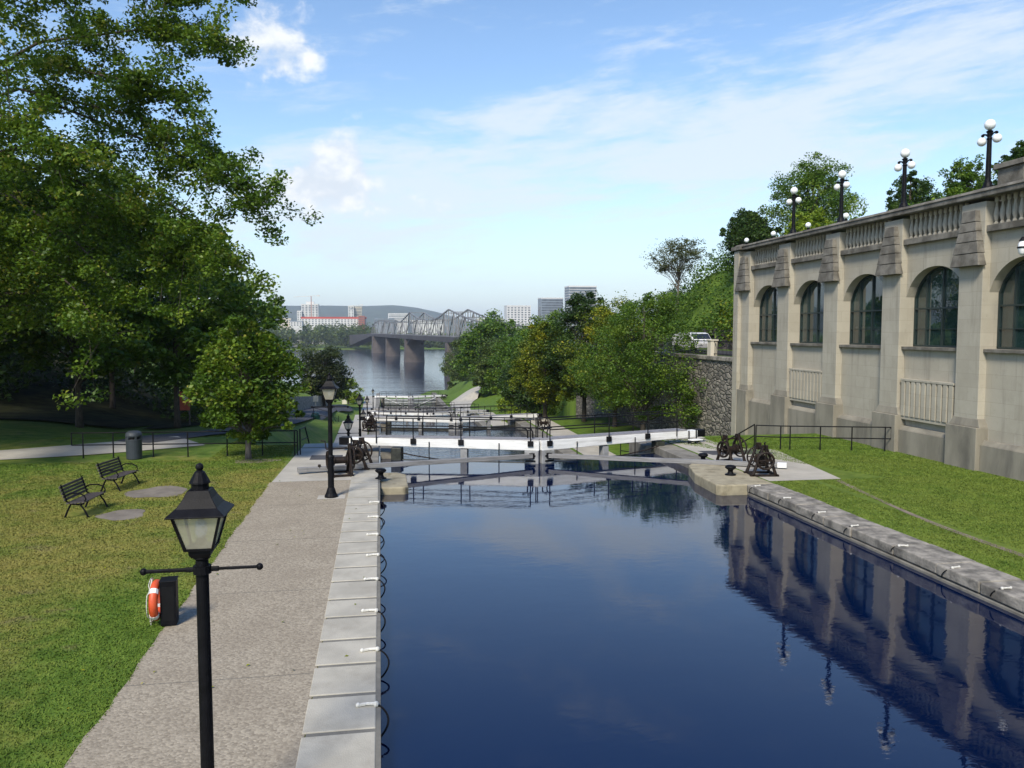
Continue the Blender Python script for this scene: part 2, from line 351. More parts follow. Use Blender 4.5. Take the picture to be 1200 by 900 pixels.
# ------------------------------------------------------------------ mesh helpers
class MB:
    def __init__(self):
        self.v = []; self.f = []
    def add(self, vs, fs):
        o = len(self.v); self.v += [tuple(x) for x in vs]; self.f += [tuple(i + o for i in q) for q in fs]; return self
    def box(self, c, s, rz=0.0, top=None):
        """box centred at c with size s; top = scale of the upper face"""
        a, b, h = s[0] / 2, s[1] / 2, s[2] / 2; tx, ty = (top, top) if isinstance(top, (int, float)) else (top or (1, 1))
        ca, sa = math.cos(rz), math.sin(rz); vs = []
        for z, kx, ky in ((-h, 1, 1), (h, tx, ty)):
            for x, y in ((-a * kx, -b * ky), (a * kx, -b * ky), (a * kx, b * ky), (-a * kx, b * ky)):
                vs.append((c[0] + x * ca - y * sa, c[1] + x * sa + y * ca, c[2] + z))
        return self.add(vs, [(3, 2, 1, 0), (4, 5, 6, 7), (0, 1, 5, 4), (1, 2, 6, 5), (2, 3, 7, 6), (3, 0, 4, 7)])
    def tube(self, pts, r, n=8, caps=True, closed=False):
        pts = [Vector(p) for p in pts]; k = len(pts); rs = r if isinstance(r, (list, tuple)) else [r] * k
        vs = []; up = None
        for i in range(k):
            a = pts[i - 1] if (i > 0 or closed) else pts[i]; b = pts[(i + 1) % k] if (i < k - 1 or closed) else pts[i]
            d = (b - a)
            d = d.normalized() if d.length > 1e-9 else Vector((0, 0, 1))
            if up is None:
                up = Vector((0, 0, 1)) if abs(d.z) < 0.9 else Vector((1, 0, 0))
            x = d.cross(up)
            if x.length < 1e-6: x = d.orthogonal()
            x.normalize(); y = d.cross(x).normalized(); up = -y if False else x.cross(d).normalized()
            for j in range(n):
                t_ = 2 * PI * j / n + (PI / n)
                vs.append(pts[i] + (x * math.cos(t_) + y * math.sin(t_)) * rs[i])
        fs = []
        for i in range(k if closed else k - 1):
            i2 = (i + 1) % k
            for j in range(n):
                fs.append((i * n + j, i * n + (j + 1) % n, i2 * n + (j + 1) % n, i2 * n + j))
        if caps and not closed:
            fs.append(tuple(range(n - 1, -1, -1))); fs.append(tuple((k - 1) * n + j for j in range(n)))
        return self.add(vs, fs)
    def lathe(self, prof, n=16, c=(0, 0, 0), rot=0.0):
        vs = []; fs = []; k = len(prof)
        for r, z in prof:
            for j in range(n):
                a = 2 * PI * j / n + rot
                vs.append((c[0] + r * math.cos(a), c[1] + r * math.sin(a), c[2] + z))
        for i in range(k - 1):
            for j in range(n):
                fs.append((i * n + j, i * n + (j + 1) % n, (i + 1) * n + (j + 1) % n, (i + 1) * n + j))
        fs.append(tuple(range(n - 1, -1, -1))); fs.append(tuple((k - 1) * n + j for j in range(n)))
        return self.add(vs, fs)
    def ball(self, c, r, n=12, k=8):
        return self.lathe([(max(1e-4, r * math.sin(PI * i / k)), -r * math.cos(PI * i / k)) for i in range(k + 1)], n, c)
    def prism(self, poly, h, f):
        """closed polygon extruded: f(u,v,w) maps to 3D, w runs over h=(w0,w1)"""
        n = len(poly)
        vs = [f(u, v, h[0]) for u, v in poly] + [f(u, v, h[1]) for u, v in poly]
        fs = [tuple(range(n)), tuple(range(2 * n - 1, n - 1, -1))] + [(i, i + n, (i + 1) % n + n, (i + 1) % n) for i in range(n)]
        return self.add(vs, fs)
    def build(self, name, m, parent=None, bevel=0.0, smooth=False, loc=None, rz=0.0, fix=True):
        me = bpy.data.meshes.new(name); me.from_pydata([tuple(v) for v in self.v], [], self.f); me.update()
        if fix:
            import bmesh
            b = bmesh.new(); b.from_mesh(me); bmesh.ops.recalc_face_normals(b, faces=b.faces); b.to_mesh(me); b.free()
        if isinstance(m, str): m = M[m]
        me.materials.append(m)
        if smooth:
            me.polygons.foreach_set('use_smooth', [True] * len(me.polygons))
        o = bpy.data.objects.new(name, me); COL.objects.link(o)
        if parent: o.parent = parent
        if loc: o.location = loc
        o.rotation_euler.z = rz
        if bevel:
            bv = o.modifiers.new('bevel', 'BEVEL'); bv.width = bevel; bv.segments = 2; bv.limit_method = 'ANGLE'; bv.angle_limit = R(40)
        if smooth == 'auto':
            pass
        return o

def tag(o, label=None, cat=None, group=None, kind=None):
    if label: o['label'] = label
    if cat: o['category'] = cat
    if group: o['group'] = group
    if kind: o['kind'] = kind
    return o
def thing(name, loc, label, cat, group=None, rz=0.0):
    o = bpy.data.objects.new(name, None); o.empty_display_size = 0.2; COL.objects.link(o)
    o.location = loc; o.rotation_euler.z = rz
    return tag(o, label, cat, group)
def children(o):
    return [x for x in COL.objects if x.parent == o]
KIDS = {}
def copy_tree(o, parent=None):
    c = o.copy(); COL.objects.link(c)
    if parent: c.parent = parent
    if o.name not in KIDS: KIDS[o.name] = children(o)
    for ch in KIDS[o.name]: copy_tree(ch, c)
    return c
def placed(proto, first, loc, rz, label, group=None):
    o = proto if first else copy_tree(proto)
    o.location = loc; o.rotation_euler = (0, 0, rz); o['label'] = label
    if group: o['group'] = group
    return o


# ------------------------------------------------------------------ terrain
def ss(x, a, b):
    t_ = np.clip((x - a) / (b - a), 0, 1); return t_ * t_ * (3 - 2 * t_)
def level_slow(y):
    return -3.2 * ss(y, 37.5, 42) - 3.3 * ss(y, 75, 80) - 3.1 * ss(y, 112, 118) - 0.4 * ss(y, 150, 160) - 13.2 * ss(y, 192, 330)
def level(y):
    """height of the lock walls down the flight"""
    return -3.2 * ss(y, 37.5, 42) - 3.3 * ss(y, 75, 80) - 3.1 * ss(y, 112, 118) - 0.4 * ss(y, 150, 160) - 13.2 * ss(y, 186, 222)
def terrain(x, y):
    x, y = np.broadcast_arrays(np.asarray(x, float), np.asarray(y, float))
    p = level(y); ps_ = level_slow(y)
    # west side
    zl = np.where(y < 41, 0, -(y - 41) * 0.08); zl = np.where(y > 190, ps_ - 0.3, np.maximum(zl, -11.5))
    zw = zl + (p - zl) * ss(x, -7.5, -3.6)
    zw = zw + 0.75 * ss(-x, 14, 22) * ss(y, 39, 46) * (1 - ss(y, 70, 90))
    hillw = 13.0 * ss(-x, 13 + np.clip(y - 60, 0, 40) * 0.05, 48) * ss(y, 50, 85) * (1 - ss(y, 220, 420))
    zw = zw + hillw
    # east side
    ze = p.copy()
    lowedge = 1 - ss(y, 92, 125)
    hill = 3.5 + 8.3 * ss(x, 29.4, 36)
    far = ss(y, 78, 125); hill = hill * (1 - far) + (ps_ + 2.5) * far
    behind = np.where(y < 47.3, 9.4, hill)
    ze1 = np.where(x > 23.75, behind, np.where((x > 22.75) & (y > 47.3), behind, p))
    ze2 = p + (hill - p) * ss(x, 15.5, np.where(y > 170, 23, 32))
    ze = ze1 * lowedge + ze2 * (1 - lowedge)
    front = (y < 47.3) & (x < 23.75)
    ze = np.where(front, p * 0.9, ze)
    z = np.where(x < 6, zw, ze)
    # river and its banks
    rb = 30 + (y - 330) * 0.078
    rb = np.where(y > 655, 55 + (y - 655) * 6.0, rb)
    bank = np.clip((x - rb) * 0.25, -3, 4) - 24.0
    river = ss(y, 340, 400)
    zr = np.where(y > 1240, -23.4 + np.clip((y - 1240) * 0.012, 0, 8), np.maximum(bank, -27.0))
    z = z * (1 - river) + zr * river
    # canal cut
    z = np.where((x > -0.97) & (x < 13.42) & (y < 200), -17.0, z)
    return z

def lines(a, b, step): return list(np.arange(a, b, step))
xs = sorted(set([-8900, -6000, -4000, -2600, -1700, -1100, -750, -520, -380, -280, -210, -160, -125, -100, -82] + lines(-70, -8, 2.0) + lines(-8, -1.2, 0.7) + [-1.0, -0.94, 2, 6.2, 10, 13.39, 13.45] + lines(14, 22, 0.8) + [22.3, 22.7, 22.8, 23.7, 23.8] + lines(24.5, 60, 1.8) + [62, 68, 76, 86, 100, 120, 150, 190, 240, 310, 400, 520, 700, 950, 1400, 2000, 3000, 4500, 6500, 8900]))
ys = sorted(set([-50, -30, -15] + lines(-10, 30, 2.5) + lines(30, 48, 0.75) + [47.29, 47.31] + lines(48, 125, 1.5) + lines(125, 200, 3) + [199.9, 200.1] + lines(203, 420, 7) + lines(420, 700, 20) + [660, 760, 850, 1000, 1150, 1239, 1242, 1300, 1500, 1800, 2300, 3000, 4000, 5500, 7500, 9500, 11900]))
GX, GY = np.meshgrid(np.array(xs), np.array(ys))
GZ = terrain(GX, GY)
def grid_mesh(name, X, Y, Z, m, smooth=True):
    ny, nx = X.shape
    v = np.stack([X, Y, Z], -1).reshape(-1, 3)
    i = np.arange(ny * nx).reshape(ny, nx)
    q = np.stack([i[:-1, :-1], i[:-1, 1:], i[1:, 1:], i[1:, :-1]], -1).reshape(-1, 4)
    me = np_mesh(name, v, q); me.materials.append(m)
    if smooth: me.polygons.foreach_set('use_smooth', np.ones(len(q), bool))
    o = bpy.data.objects.new(name, me); COL.objects.link(o); return o
def np_mesh(name, v, q):
    me = bpy.data.meshes.new(name); k = q.shape[1]
    me.vertices.add(len(v)); me.vertices.foreach_set('co', np.ascontiguousarray(v, np.float32).ravel())
    me.loops.add(q.size); me.loops.foreach_set('vertex_index', np.ascontiguousarray(q, np.int32).ravel())
    me.polygons.add(len(q)); me.polygons.foreach_set('loop_start', np.arange(0, q.size, k, dtype=np.int32))
    me.polygons.foreach_set('loop_total', np.full(len(q), k, np.int32)); me.update(calc_edges=True)
    return me
ground = tag(grid_mesh('ground', GX, GY, GZ, M['lawn']), kind='structure')

def drape(name, center, widths, m, lift=0.03, n_across=6, step=1.2):
    """a path or road laid on the terrain along a polyline"""
    pts = [np.array(p, float) for p in center]; line = []; ws = []
    for i in range(len(pts) - 1):
        k = max(1, int(np.linalg.norm(pts[i + 1] - pts[i]) / step))
        for j in range(k):
            f = j / k; line.append(pts[i] * (1 - f) + pts[i + 1] * f); ws.append(widths[i] * (1 - f) + widths[i + 1] * f)
    line.append(pts[-1]); ws.append(widths[-1]); line = np.array(line)
    for _ in range(12):
        line[1:-1] = (line[:-2] + 2 * line[1:-1] + line[2:]) / 4
    d = np.gradient(line, axis=0); d /= np.linalg.norm(d, axis=1)[:, None]; nrm = np.stack([-d[:, 1], d[:, 0]], 1)
    a = np.linspace(-0.5, 0.5, n_across + 1)
    P2 = line[:, None, :] + nrm[:, None, :] * a[None, :, None] * np.array(ws)[:, None, None]
    Z = np.zeros(P2.shape[:2])
    for ox, oy in ((0, 0), (.5, 0), (-.5, 0), (0, .5), (0, -.5)):
        Z = np.maximum(Z if (ox or oy) else -1e9, terrain(P2[..., 0] + ox, P2[..., 1] + oy))
    return tag(grid_mesh(name, P2[..., 0], P2[..., 1], Z + lift, m), kind='structure')

# paths and paved areas
def sheet(name, poly, z, m):
    return tag(MB().add([(x, y, z) for x, y in poly], [tuple(range(len(poly)))]).build(name, m), kind='structure')
rng = np.random.default_rng(3)
edge = [(-3.84 + 0.02 * math.sin(y * 1.7) + 0.02 * math.sin(y * 5.1), y) for y in np.arange(-20, 28.41, 0.4)]
sheet('canal_path', [(-1.03, -20)] + [(-1.03, 28.4)] + edge[::-1], 0.006, 'path')
sheet('paved_apron', [(-1.02, 28.42), (-1.02, 36.5), (-3.55, 36.5), (-3.6, 34.4), (-3.78, 28.42)], 0.007, 'concrete')
sheet('dark_mat_strip', [(-1.6, 33.0), (-1.6, 34.2), (-2.9, 34.3), (-2.9, 33.1)], 0.012, 'asphalt')
sheet('east_apron', [(16.2, 25.75), (13.47, 25.75), (13.47, 36.6), (15.6, 36.6), (15.7, 33.4), (17.3, 32.6)], 0.007, 'concrete')
sheet('east_mat_strip', [(13.9, 31.6), (13.7, 32.8), (16.4, 32.6), (16.9, 31.6)], 0.012, 'asphalt')
drape('west_lower_path', [(-2.3, 36.5), (-2.3, 60), (-2.3, 90), (-2.3, 130), (-2.2, 188)], [2.4, 2.4, 2.4, 2.4, 2.6], M['concrete'], 0.03)
drape('east_lower_path', [(14.7, 36.5), (14.7, 60), (14.7, 90), (14.7, 120), (15.2, 150), (16.6, 166), (20, 176), (28, 180), (36, 181)], [2.0, 2.2, 2.2, 2.4, 3.0, 5.0, 6.5, 5.0, 4.0], M['concrete'], 0.03)
drape('park_path', [(-45, 34.4), (-26, 35.0), (-17, 35.8), (-12.5, 37.4), (-9.0, 39.8)], [2.3, 2.3, 2.8, 3.8, 4.0], M['concrete'], 0.03)
drape('service_road', [(-11.6, 39.6), (-10.0, 41.2), (-8.9, 43.2), (-8.6, 48), (-7.9, 58), (-7.6, 80), (-8.0, 105), (-8.6, 125), (-7.5, 145), (-10, 165)], [2.0, 3.0, 3.2, 2.8, 3.0, 3.4, 4.0, 5.0, 5.6, 5.0], M['asphalt'], 0.045)
drape('worn_track', [(15.95, 25.6), (15.3, 22), (14.85, 18.9), (14.9, 15.0), (15.0, 8)], [0.22, 0.16, 0.2, 0.24, 0.3], M['dirt'], 0.008, 2, 0.5)
def patch(name, c, rx, ry, m, rz=0.0, z=0.008):
    pts = []
    for k in range(26):
        a = 2 * PI * k / 26; rr = 1 + 0.10 * math.sin(3 * a + c[0]) + 0.07 * math.sin(5 * a + c[1]); x, y = rx * rr * math.cos(a), ry * rr * math.sin(a)
        pts.append((c[0] + x * math.cos(rz) - y * math.sin(rz), c[1] + x * math.sin(rz) + y * math.cos(rz)))
    return sheet(name, pts, z, m)
patch('worn_pad', (-7.35, 24.05), 0.62, 0.72, 'pad', 0.3)
patch('worn_pad', (-7.25, 27.3), 0.95, 0.95, 'pad', 0.5)
patch('bare_soil', (-5.0, 33.2), 0.9, 0.5, 'dirt', 0.1)

# water
def wsheet(name, poly, z, m):
    return sheet(name, poly, z, m)
QL, MT, QR = (0.73, 34.8), (6.66, 32.9), (12.6, 34.8)
wsheet('canal_water', [(-0.4, -40), (-0.4, 35.9), (QL[0] - .4, 35.9), QL, MT, QR, (12.9, 35.9), (12.9, -40)], -0.35, 'water')
wsheet('lock_water', [(-0.4, 33.3), (13.2, 33.3), (13.2, 74), (-.4, 74)], -3.75, 'chop')
wsheet('lock_water', [(-0.4, 71.3), (13.2, 71.3), (13.2, 111), (-.4, 111)], -7.05, 'chop')
wsheet('lock_water', [(-0.4, 108.3), (13.2, 108.3), (13.2, 148), (-.4, 148)], -10.0, 'chop')
wsheet('lock_water', [(-0.4, 145.2), (13.2, 145.2), (13.2, 182), (-.4, 182)], -12.6, 'chop')
wsheet('river', [(-8900, 330), (8900, 330), (8900, 1262), (-8900, 1262)], -24.0, 'river')

# ------------------------------------------------------------------ canal walls and copings
cw = MB(); jm = MB()
y = -14.0
while y < 30.2:
    ln = 1.06 if y < 24 else 1.2
    ln *= 1 + 0.07 * math.sin(y * 3.3)
    cw.box((-0.59, y + ln / 2, -0.11), (0.96, ln - 0.10, 0.26)); y += ln
tag(cw.build('quay_coping', 'coping', None, 0.018), kind='structure')
tag(jm.box((-0.53, 8, -0.125), (0.97, 45, 0.26)).build('coping_bed', 'mortar'), kind='structure')
cw = MB(); y = -12.0; k = 0
while y < 25.2:
    ln = 1.55 + 0.25 * math.sin(k * 2.1); k += 1
    cw.box((12.94 + 0.02 * math.sin(k * 1.7), y + ln / 2, -0.12 + 0.008 * math.sin(k * 5)), (1.04, ln - 0.03, 0.25)); y += ln
tag(cw.build('east_coping', 'old_coping', None, 0.03), kind='structure')
ml = MB()
for (x0, x1) in ((-1.0, -0.10), (12.42, 13.44)):
    for (y0, y1, z1) in ((-40, 30.2, -0.27), (30.2, 38.5, -0.02), (38.5, 76.5, -3.2), (76.5, 113.5, -6.5), (113.5, 152, -9.6), (152, 196, -10.02)):
        xa, xb = x0, x1
        if y0 == 30.2:
            if x0 > 5: y0 = 25.25
        ml.box(((xa + xb) / 2, (y0 + y1) / 2, (z1 - 17) / 2), (xb - xa, y1 - y0 - .004, z1 + 17))
# gate abutments that narrow the chamber
for Yg, z1 in ((34.9, -0.02), (72.9, -3.2), (109.9, -6.5), (146.9, -9.6), (179.9, -10.02)):
    for sx_, xc in ((-1, 0.34), (1, 12.62 - 0.14)):
        ml.box((xc, Yg + 1.35, (z1 - .03 - 17) / 2), (0.75, 2.3, z1 - .03 + 17))
tag(ml.build('lock_walls', 'masonry', None, 0.03), kind='structure')
nb = MB(); nb.prism([(-0.05, 27.35), (0.80, 27.30), (0.92, 27.45), (0.92, 29.7), (0.6, 30.2), (-0.05, 30.2)], (-3.0, -0.09), lambda u, v, w_: (u, v, w_))
tag(nb.build('west_nose', 'nose', None, 0.05), kind='structure')
nb = MB(); nb.prism([(13.4, 25.3), (11.5, 25.3), (11.36, 25.5), (11.45, 27.6), (11.9, 29.3), (12.6, 30.4), (13.4, 30.4)], (-3.0, 0.015), lambda u, v, w_: (u, v, w_))
tag(nb.build('east_nose', 'nose', None, 0.05), kind='structure')


# ------------------------------------------------------------------ the long limestone wall building
wall = thing('arcade_building', (22.9, 30, 0), 'long limestone wall with arched windows, stepped buttresses and balustrade on the right bank', 'building')
wall_o = Vector((22.9, 30, 0))
def wbuild(mb, name, m, parent=None, bevel=0.0):
    mb.v = [(x - wall_o.x, y_ - wall_o.y, z) for x, y_, z in mb.v]
    return mb.build(name, m, parent or wall, bevel)
PIT = 4.77
PIL = [27.22 + PIT * k for k in (-3, -2, -1, 0, 1, 2, 3, 4)]      # pilaster centres along Y
XW, XP = 22.58, 22.28
body = MB(); par = MB()
YN = 47.35
body.box((26.9, (YN + 11) / 2 - 1.5, 2.6), (6.4, YN - 11 - 0.05 + 3, 13.2))        # the mass behind the dark sheets standing in for rooms, roof terrace on top
wbuild(body, 'terrace_block', 'stone')
panel = MB(); arch = MB(); room = MB()
for k in range(len(PIL) - 1):
    a, b = PIL[k] + 0.62, PIL[k + 1] - 0.62
    panel.box((XW + 0.3, (a + b) / 2, 0.4), (0.6, b - a + 0.02, 8.2))
    n = 18; c0 = (a + b) / 2; hw = (b - a) / 2
    top = 8.96
    pts = []
    for i in range(n + 1):
        u = -1 + 2 * i / n
        pts.append((c0 + hw * u, 6.72 + 1.22 * (1 - abs(u) ** 2.3) ** 0.72))
    vs = []; fs = []
    for xx in (XW, XW + 0.55):
        for (yy, zz) in pts: vs += [(xx, yy, zz), (xx, yy, top)]
    m_ = 2 * (n + 1)
    for i in range(n):
        q = 2 * i
        fs += [(q, q + 1, q + 3, q + 2), (m_ + q, m_ + q + 2, m_ + q + 3, m_ + q + 1), (q, q + 2, m_ + q + 2, m_ + q)]
    arch.add(vs, fs)
wbuild(panel, 'wall_panel', 'stone'); wbuild(arch, 'arch_wall', 'stone')
# pilasters, bases, stepped caps
for k, yc in enumerate(PIL):
    last = k == len(PIL) - 1
    pm = MB(); pm.box(((XP + XW + .55) / 2, yc, 4.9), (XW + .55 - XP, 1.24, 6.2 + 4.0 - 4.0 + 0.6))
    pm.box(((XP + 0.02 + XW + .5) / 2, yc, 9.1), (XW + .5 - XP - 0.02, 1.235, 2.0))
    po = wbuild(pm, 'pilaster', 'stone', None, 0.012)
    bm_ = MB(); base_bot = -4.6
    bm_.box(((22.08 + XW + .5) / 2, yc, (1.62 + base_bot) / 2), (XW + .5 - 22.08, 1.66, 1.62 - base_bot)); bm_.box(((22.10 + XW + .5) / 2 + .06, yc, 1.78), (XW + .5 - 22.10 - .12, 1.64, 0.32), 0, (0.86, 0.80))
    wbuild(bm_, 'buttress_base', 'plinth', None, 0.02)
    cm = MB(); wz = [(7.72, 1.50), (8.20, 1.30), (8.64, 1.10), (9.02, 0.92), (9.38, 0.76)]; hh = [0.46, 0.42, 0.36, 0.34, 0.42]
    for (z0, wd), h_ in zip(wz, hh):
        dp = 0.20 + 0.07 * (10 - z0)
        cm.box((XP - dp / 2 + 0.03, yc, z0 + h_ / 2), (dp, wd, h_), 0, (0.72, 0.87))
    wbuild(cm, 'stepped_cap', 'stone_dark', None, 0.015)
pc = MB(); pc.box((23.0, YN - 0.3, 3.0), (1.9, 0.62, 14.4)); wbuild(pc, 'end_return', 'stone')
pl = MB()
for k in range(len(PIL) - 1):
    a, b = PIL[k] + 0.83, PIL[k + 1] - 0.83
    pl.box((22.46, (a + b) / 2, -1.75), (0.4, b - a, 5.5)); pl.box((22.48, (a + b) / 2, 1.08), (0.36, b - a, 0.16), 0, (0.3, 1))
wbuild(pl, 'plinth', 'plinth', None, 0.015)
# slotted ventilation panels in alternate bays
for k in (1, 3, 5):
    a, b = PIL[k] + 0.70, PIL[k + 1] - 0.70
    g = MB(); y0, y1 = a + 0.06, b - 0.06
    g.box((22.52, (y0 + y1) / 2, 1.52), (0.30, y1 - y0, 0.14)); g.box((22.45, (y0 + y1) / 2, 3.16), (0.25, y1 - y0, 0.10))
    n = 10; st_ = (y1 - y0) / n
    for i in range(n):
        g.box((22.455, y0 + st_ * (i + .5), 2.35), (0.24, st_ * 0.70, 1.5))
    go = wbuild(g, 'slotted_vent', 'stone', None, 0.008)
    so = MB().box((22.572, (y0 + y1) / 2, 2.35), (0.012, y1 - y0, 1.52)); wbuild(so, 'slot_shade_sheet', 'hollow_shade')  # dark sheet paints in the shade of slots that are not cut deep
# windows
for k in range(len(PIL) - 1):
    a, b = PIL[k] + 0.62, PIL[k + 1] - 0.62; c0 = (a + b) / 2; hw = (b - a) / 2
    xg = XW + 0.46
    sl = MB().box(((XW - 0.17 + XW + .5) / 2, c0, 4.53), (0.67, b - a - 0.01, 0.13)); so = wbuild(sl, 'sill', 'stone_dark', None, 0.012)
    pts = [(c0 + hw * (-1 + 2 * i / 18), 6.72 + 1.22 * (1 - abs(-1 + 2 * i / 18) ** 2.3) ** 0.72) for i in range(19)]
    gl = MB(); gl.add([(xg, a, 4.58)] + [(xg, p_[0], p_[1]) for p_ in pts] + [(xg, b, 4.58)], [tuple(range(21))])
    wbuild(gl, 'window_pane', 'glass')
    fr = MB()
    loop = [(xg - .03, a + .05, 4.63)] + [(xg - .03, c0 + (p_[0] - c0) * .975, p_[1] - .04) for p_ in pts] + [(xg - .03, b - .05, 4.63)]
    for i in range(len(loop)):
        fr.tube([loop[i], loop[(i + 1) % len(loop)]], 0.055, 4)
    for u in (-0.55, 0.0, 0.55):
        zt = 6.72 + 1.22 * (1 - abs(u) ** 2.3) ** 0.72 - .03
        fr.box((xg - .03, c0 + hw * u, (4.6 + zt) / 2), (0.09, 0.065, zt - 4.6))
    fr.box((xg - .034, c0, 6.22), (0.085, b - a - .1, 0.07)); fr.box((xg - .032, c0, 5.35), (0.05, b - a - .1, 0.03))
    wbuild(fr, 'window_frame', 'mullion')
    rm = MB(); rm.box((XW + .56 + .12, c0, 6.2), (0.02, b - a, 4.4)); wbuild(rm, 'dark_room_sheet', 'hollow_shade')  # flat near-black sheet, painting in the unlit room behind the glass
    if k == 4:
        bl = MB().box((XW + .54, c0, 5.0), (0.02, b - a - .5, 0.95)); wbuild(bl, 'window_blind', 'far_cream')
# balustrade between pilasters, coping
for k in range(len(PIL) - 1):
    a, b = PIL[k] + 0.62, PIL[k + 1] - 0.62; c0 = (a + b) / 2
    st_ = MB().box((XW + 0.10, c0, 9.08), (0.66, b - a, 0.25)); wbuild(st_, 'ledge', 'stone_dark', None, 0.02)
    wbuild(MB().box((XW + 0.42, c0, 9.72), (0.12, b - a, 1.04)), 'parapet_back', 'stone')
    n = 12
    bb = MB()
    for i in range(n):
        yy = a + (b - a) * (i + .5) / n
        bb.lathe([(0.085, 9.2), (0.085, 9.28), (0.05, 9.33), (0.10, 9.52), (0.105, 9.62), (0.055, 9.9), (0.045, 10.02), (0.08, 10.06), (0.085, 10.24)], 8, (XW + 0.05, yy, 0))
    wbuild(bb, 'baluster_row', 'stone')
cp = MB(); cp.box((22.72, (YN + 11) / 2, 10.33), (1.25, YN - 11 + .3, 0.2)); cp.box((22.72, (YN + 11) / 2, 10.485), (1.35, YN - 11 + .4, 0.12), 0, (0.9, 1))
wbuild(cp, 'parapet_coping', 'stone_dark', None, 0.03)
ec = MB().box((23.0, YN - 0.35, 10.38), (2.1, 1.25, 0.24)).box((23.0, YN - .35, 10.56), (1.8, 1.0, .12), 0, .9); wbuild(ec, 'end_cap', 'stone_dark', None, 0.02)
# upper terrace pier and balustrade behind, at the right edge
up = thing('upper_balustrade', (24.3, 26, 9.5), 'short raised stone pier and balusters above the parapet at the right edge', 'balustrade')
MB().box((0.2, 1.5, 1.0), (0.9, 1.3, 2.2)).box((0.2, 1.5, 2.2), (1.15, 1.5, 0.2)).box((0.2, -4.6, 2.2), (1.0, 10.7, 0.2)).box((0.2, -4.6, 0.7), (0.8, 10.7, 1.5)).build('pier', 'stone_dark', up, 0.02)
bb = MB()
for i in range(22): bb.lathe([(0.08, 1.4), (0.05, 1.5), (0.1, 1.68), (0.05, 1.95), (0.08, 2.12)], 8, (0.2, 0.6 - i * 0.36, 0))
bb.build('baluster_row', 'stone', up)
sc_ = thing('wall_lantern', (22.05, 24.53, 8.2), 'white wall lantern on the limestone buttress at the right edge', 'lantern')
MB().lathe([(0.05, -0.3), (0.11, -.22), (.15, -.02), (.13, .12), (0.04, .24)], 10).build('lantern_glass', 'globe', sc_, 0, True)
MB().lathe([(0.16, -.06), (0.17, -.02), (.16, .0)], 10).build('band', 'iron', sc_); MB().lathe([(.12, .2), (.03, .34)], 10).tube([(0, 0, .3), (.28, -.05, .3)], .02, 6).build('bracket', 'iron', sc_)


# ------------------------------------------------------------------ globe lamps on the parapet
def globe_lamp(label, group):
    t_ = thing('globe_lamp', (0, 0, 0), label, 'street lamp', group)
    MB().lathe([(0.27, 0), (0.27, .06), (0.20, .14), (0.15, .3), (0.115, .36), (0.10, .5), (0.085, 1.9), (0.11, 1.95), (0.07, 2.02), (0.09, 2.16), (0.13, 2.22), (0.05, 2.28)], 12).build('post', 'iron', t_)
    am = MB()
    for s_ in (-1, 1):
        am.tube([(0, 0, 1.98), (0, .14 * s_, 2.12), (0, .27 * s_, 2.16), (0, .33 * s_, 2.08)], .035, 6); am.ball((0, .30 * s_, 2.12), .06, 8, 6)
    am.build('arm', 'iron', t_)
    MB().ball((0, 0, 2.47), .20, 16, 10).build('globe', 'globe', t_, 0, True)
    for s_ in (-1, 1): MB().ball((0, .33 * s_, 1.90), .165, 16, 10).build('globe', 'globe', t_, 0, True)
    return t_
gl0 = globe_lamp('x', 'globe lamps on the limestone parapet')
gl_lab = ['nearest and tallest globe lamp on the parapet, beside the raised pier at right', 'second nearest globe lamp on the parapet, before two pointed treetops', 'globe lamp on the parapet in front of the big tree, third from the right', 'globe lamp on the parapet nearest the far end of the wall']
for i, yy in enumerate((27.1, 32.0, 36.8, 41.45)):
    placed(gl0, i == 0, (22.75, yy, 10.55), 0.3 if i % 2 else 0.15, gl_lab[i])
    ped = MB().box((22.75, yy, 10.57), (0.7, 0.7, 0.1)); wbuild(ped, 'lamp_plinth', 'stone_dark', None, 0.01)
far_lab = ['low globe lamp just right of the third parapet lamp, on the terrace behind', 'small globe lamp on the terrace between the two farthest parapet lamps', 'small globe lamp on the terrace left of the farthest parapet lamp', 'leftmost small globe lamp rising behind the wall end']
for i, (xx, yy) in enumerate(((30.4, 48.6), (30.4, 53.3), (30.4, 58.4), (30.4, 63.0))):
    placed(gl0, False, (xx, yy, 10.35), 0.4, far_lab[i], 'globe lamps on the terrace behind the parapet')
tw = thing('terrace_wall', (30.4, 55.6, 9.3), 'low stone terrace wall behind the long limestone building', 'wall')
MB().box((0, 0, 0), (0.7, 15.6, 2.1)).build('wall', 'stone', tw)


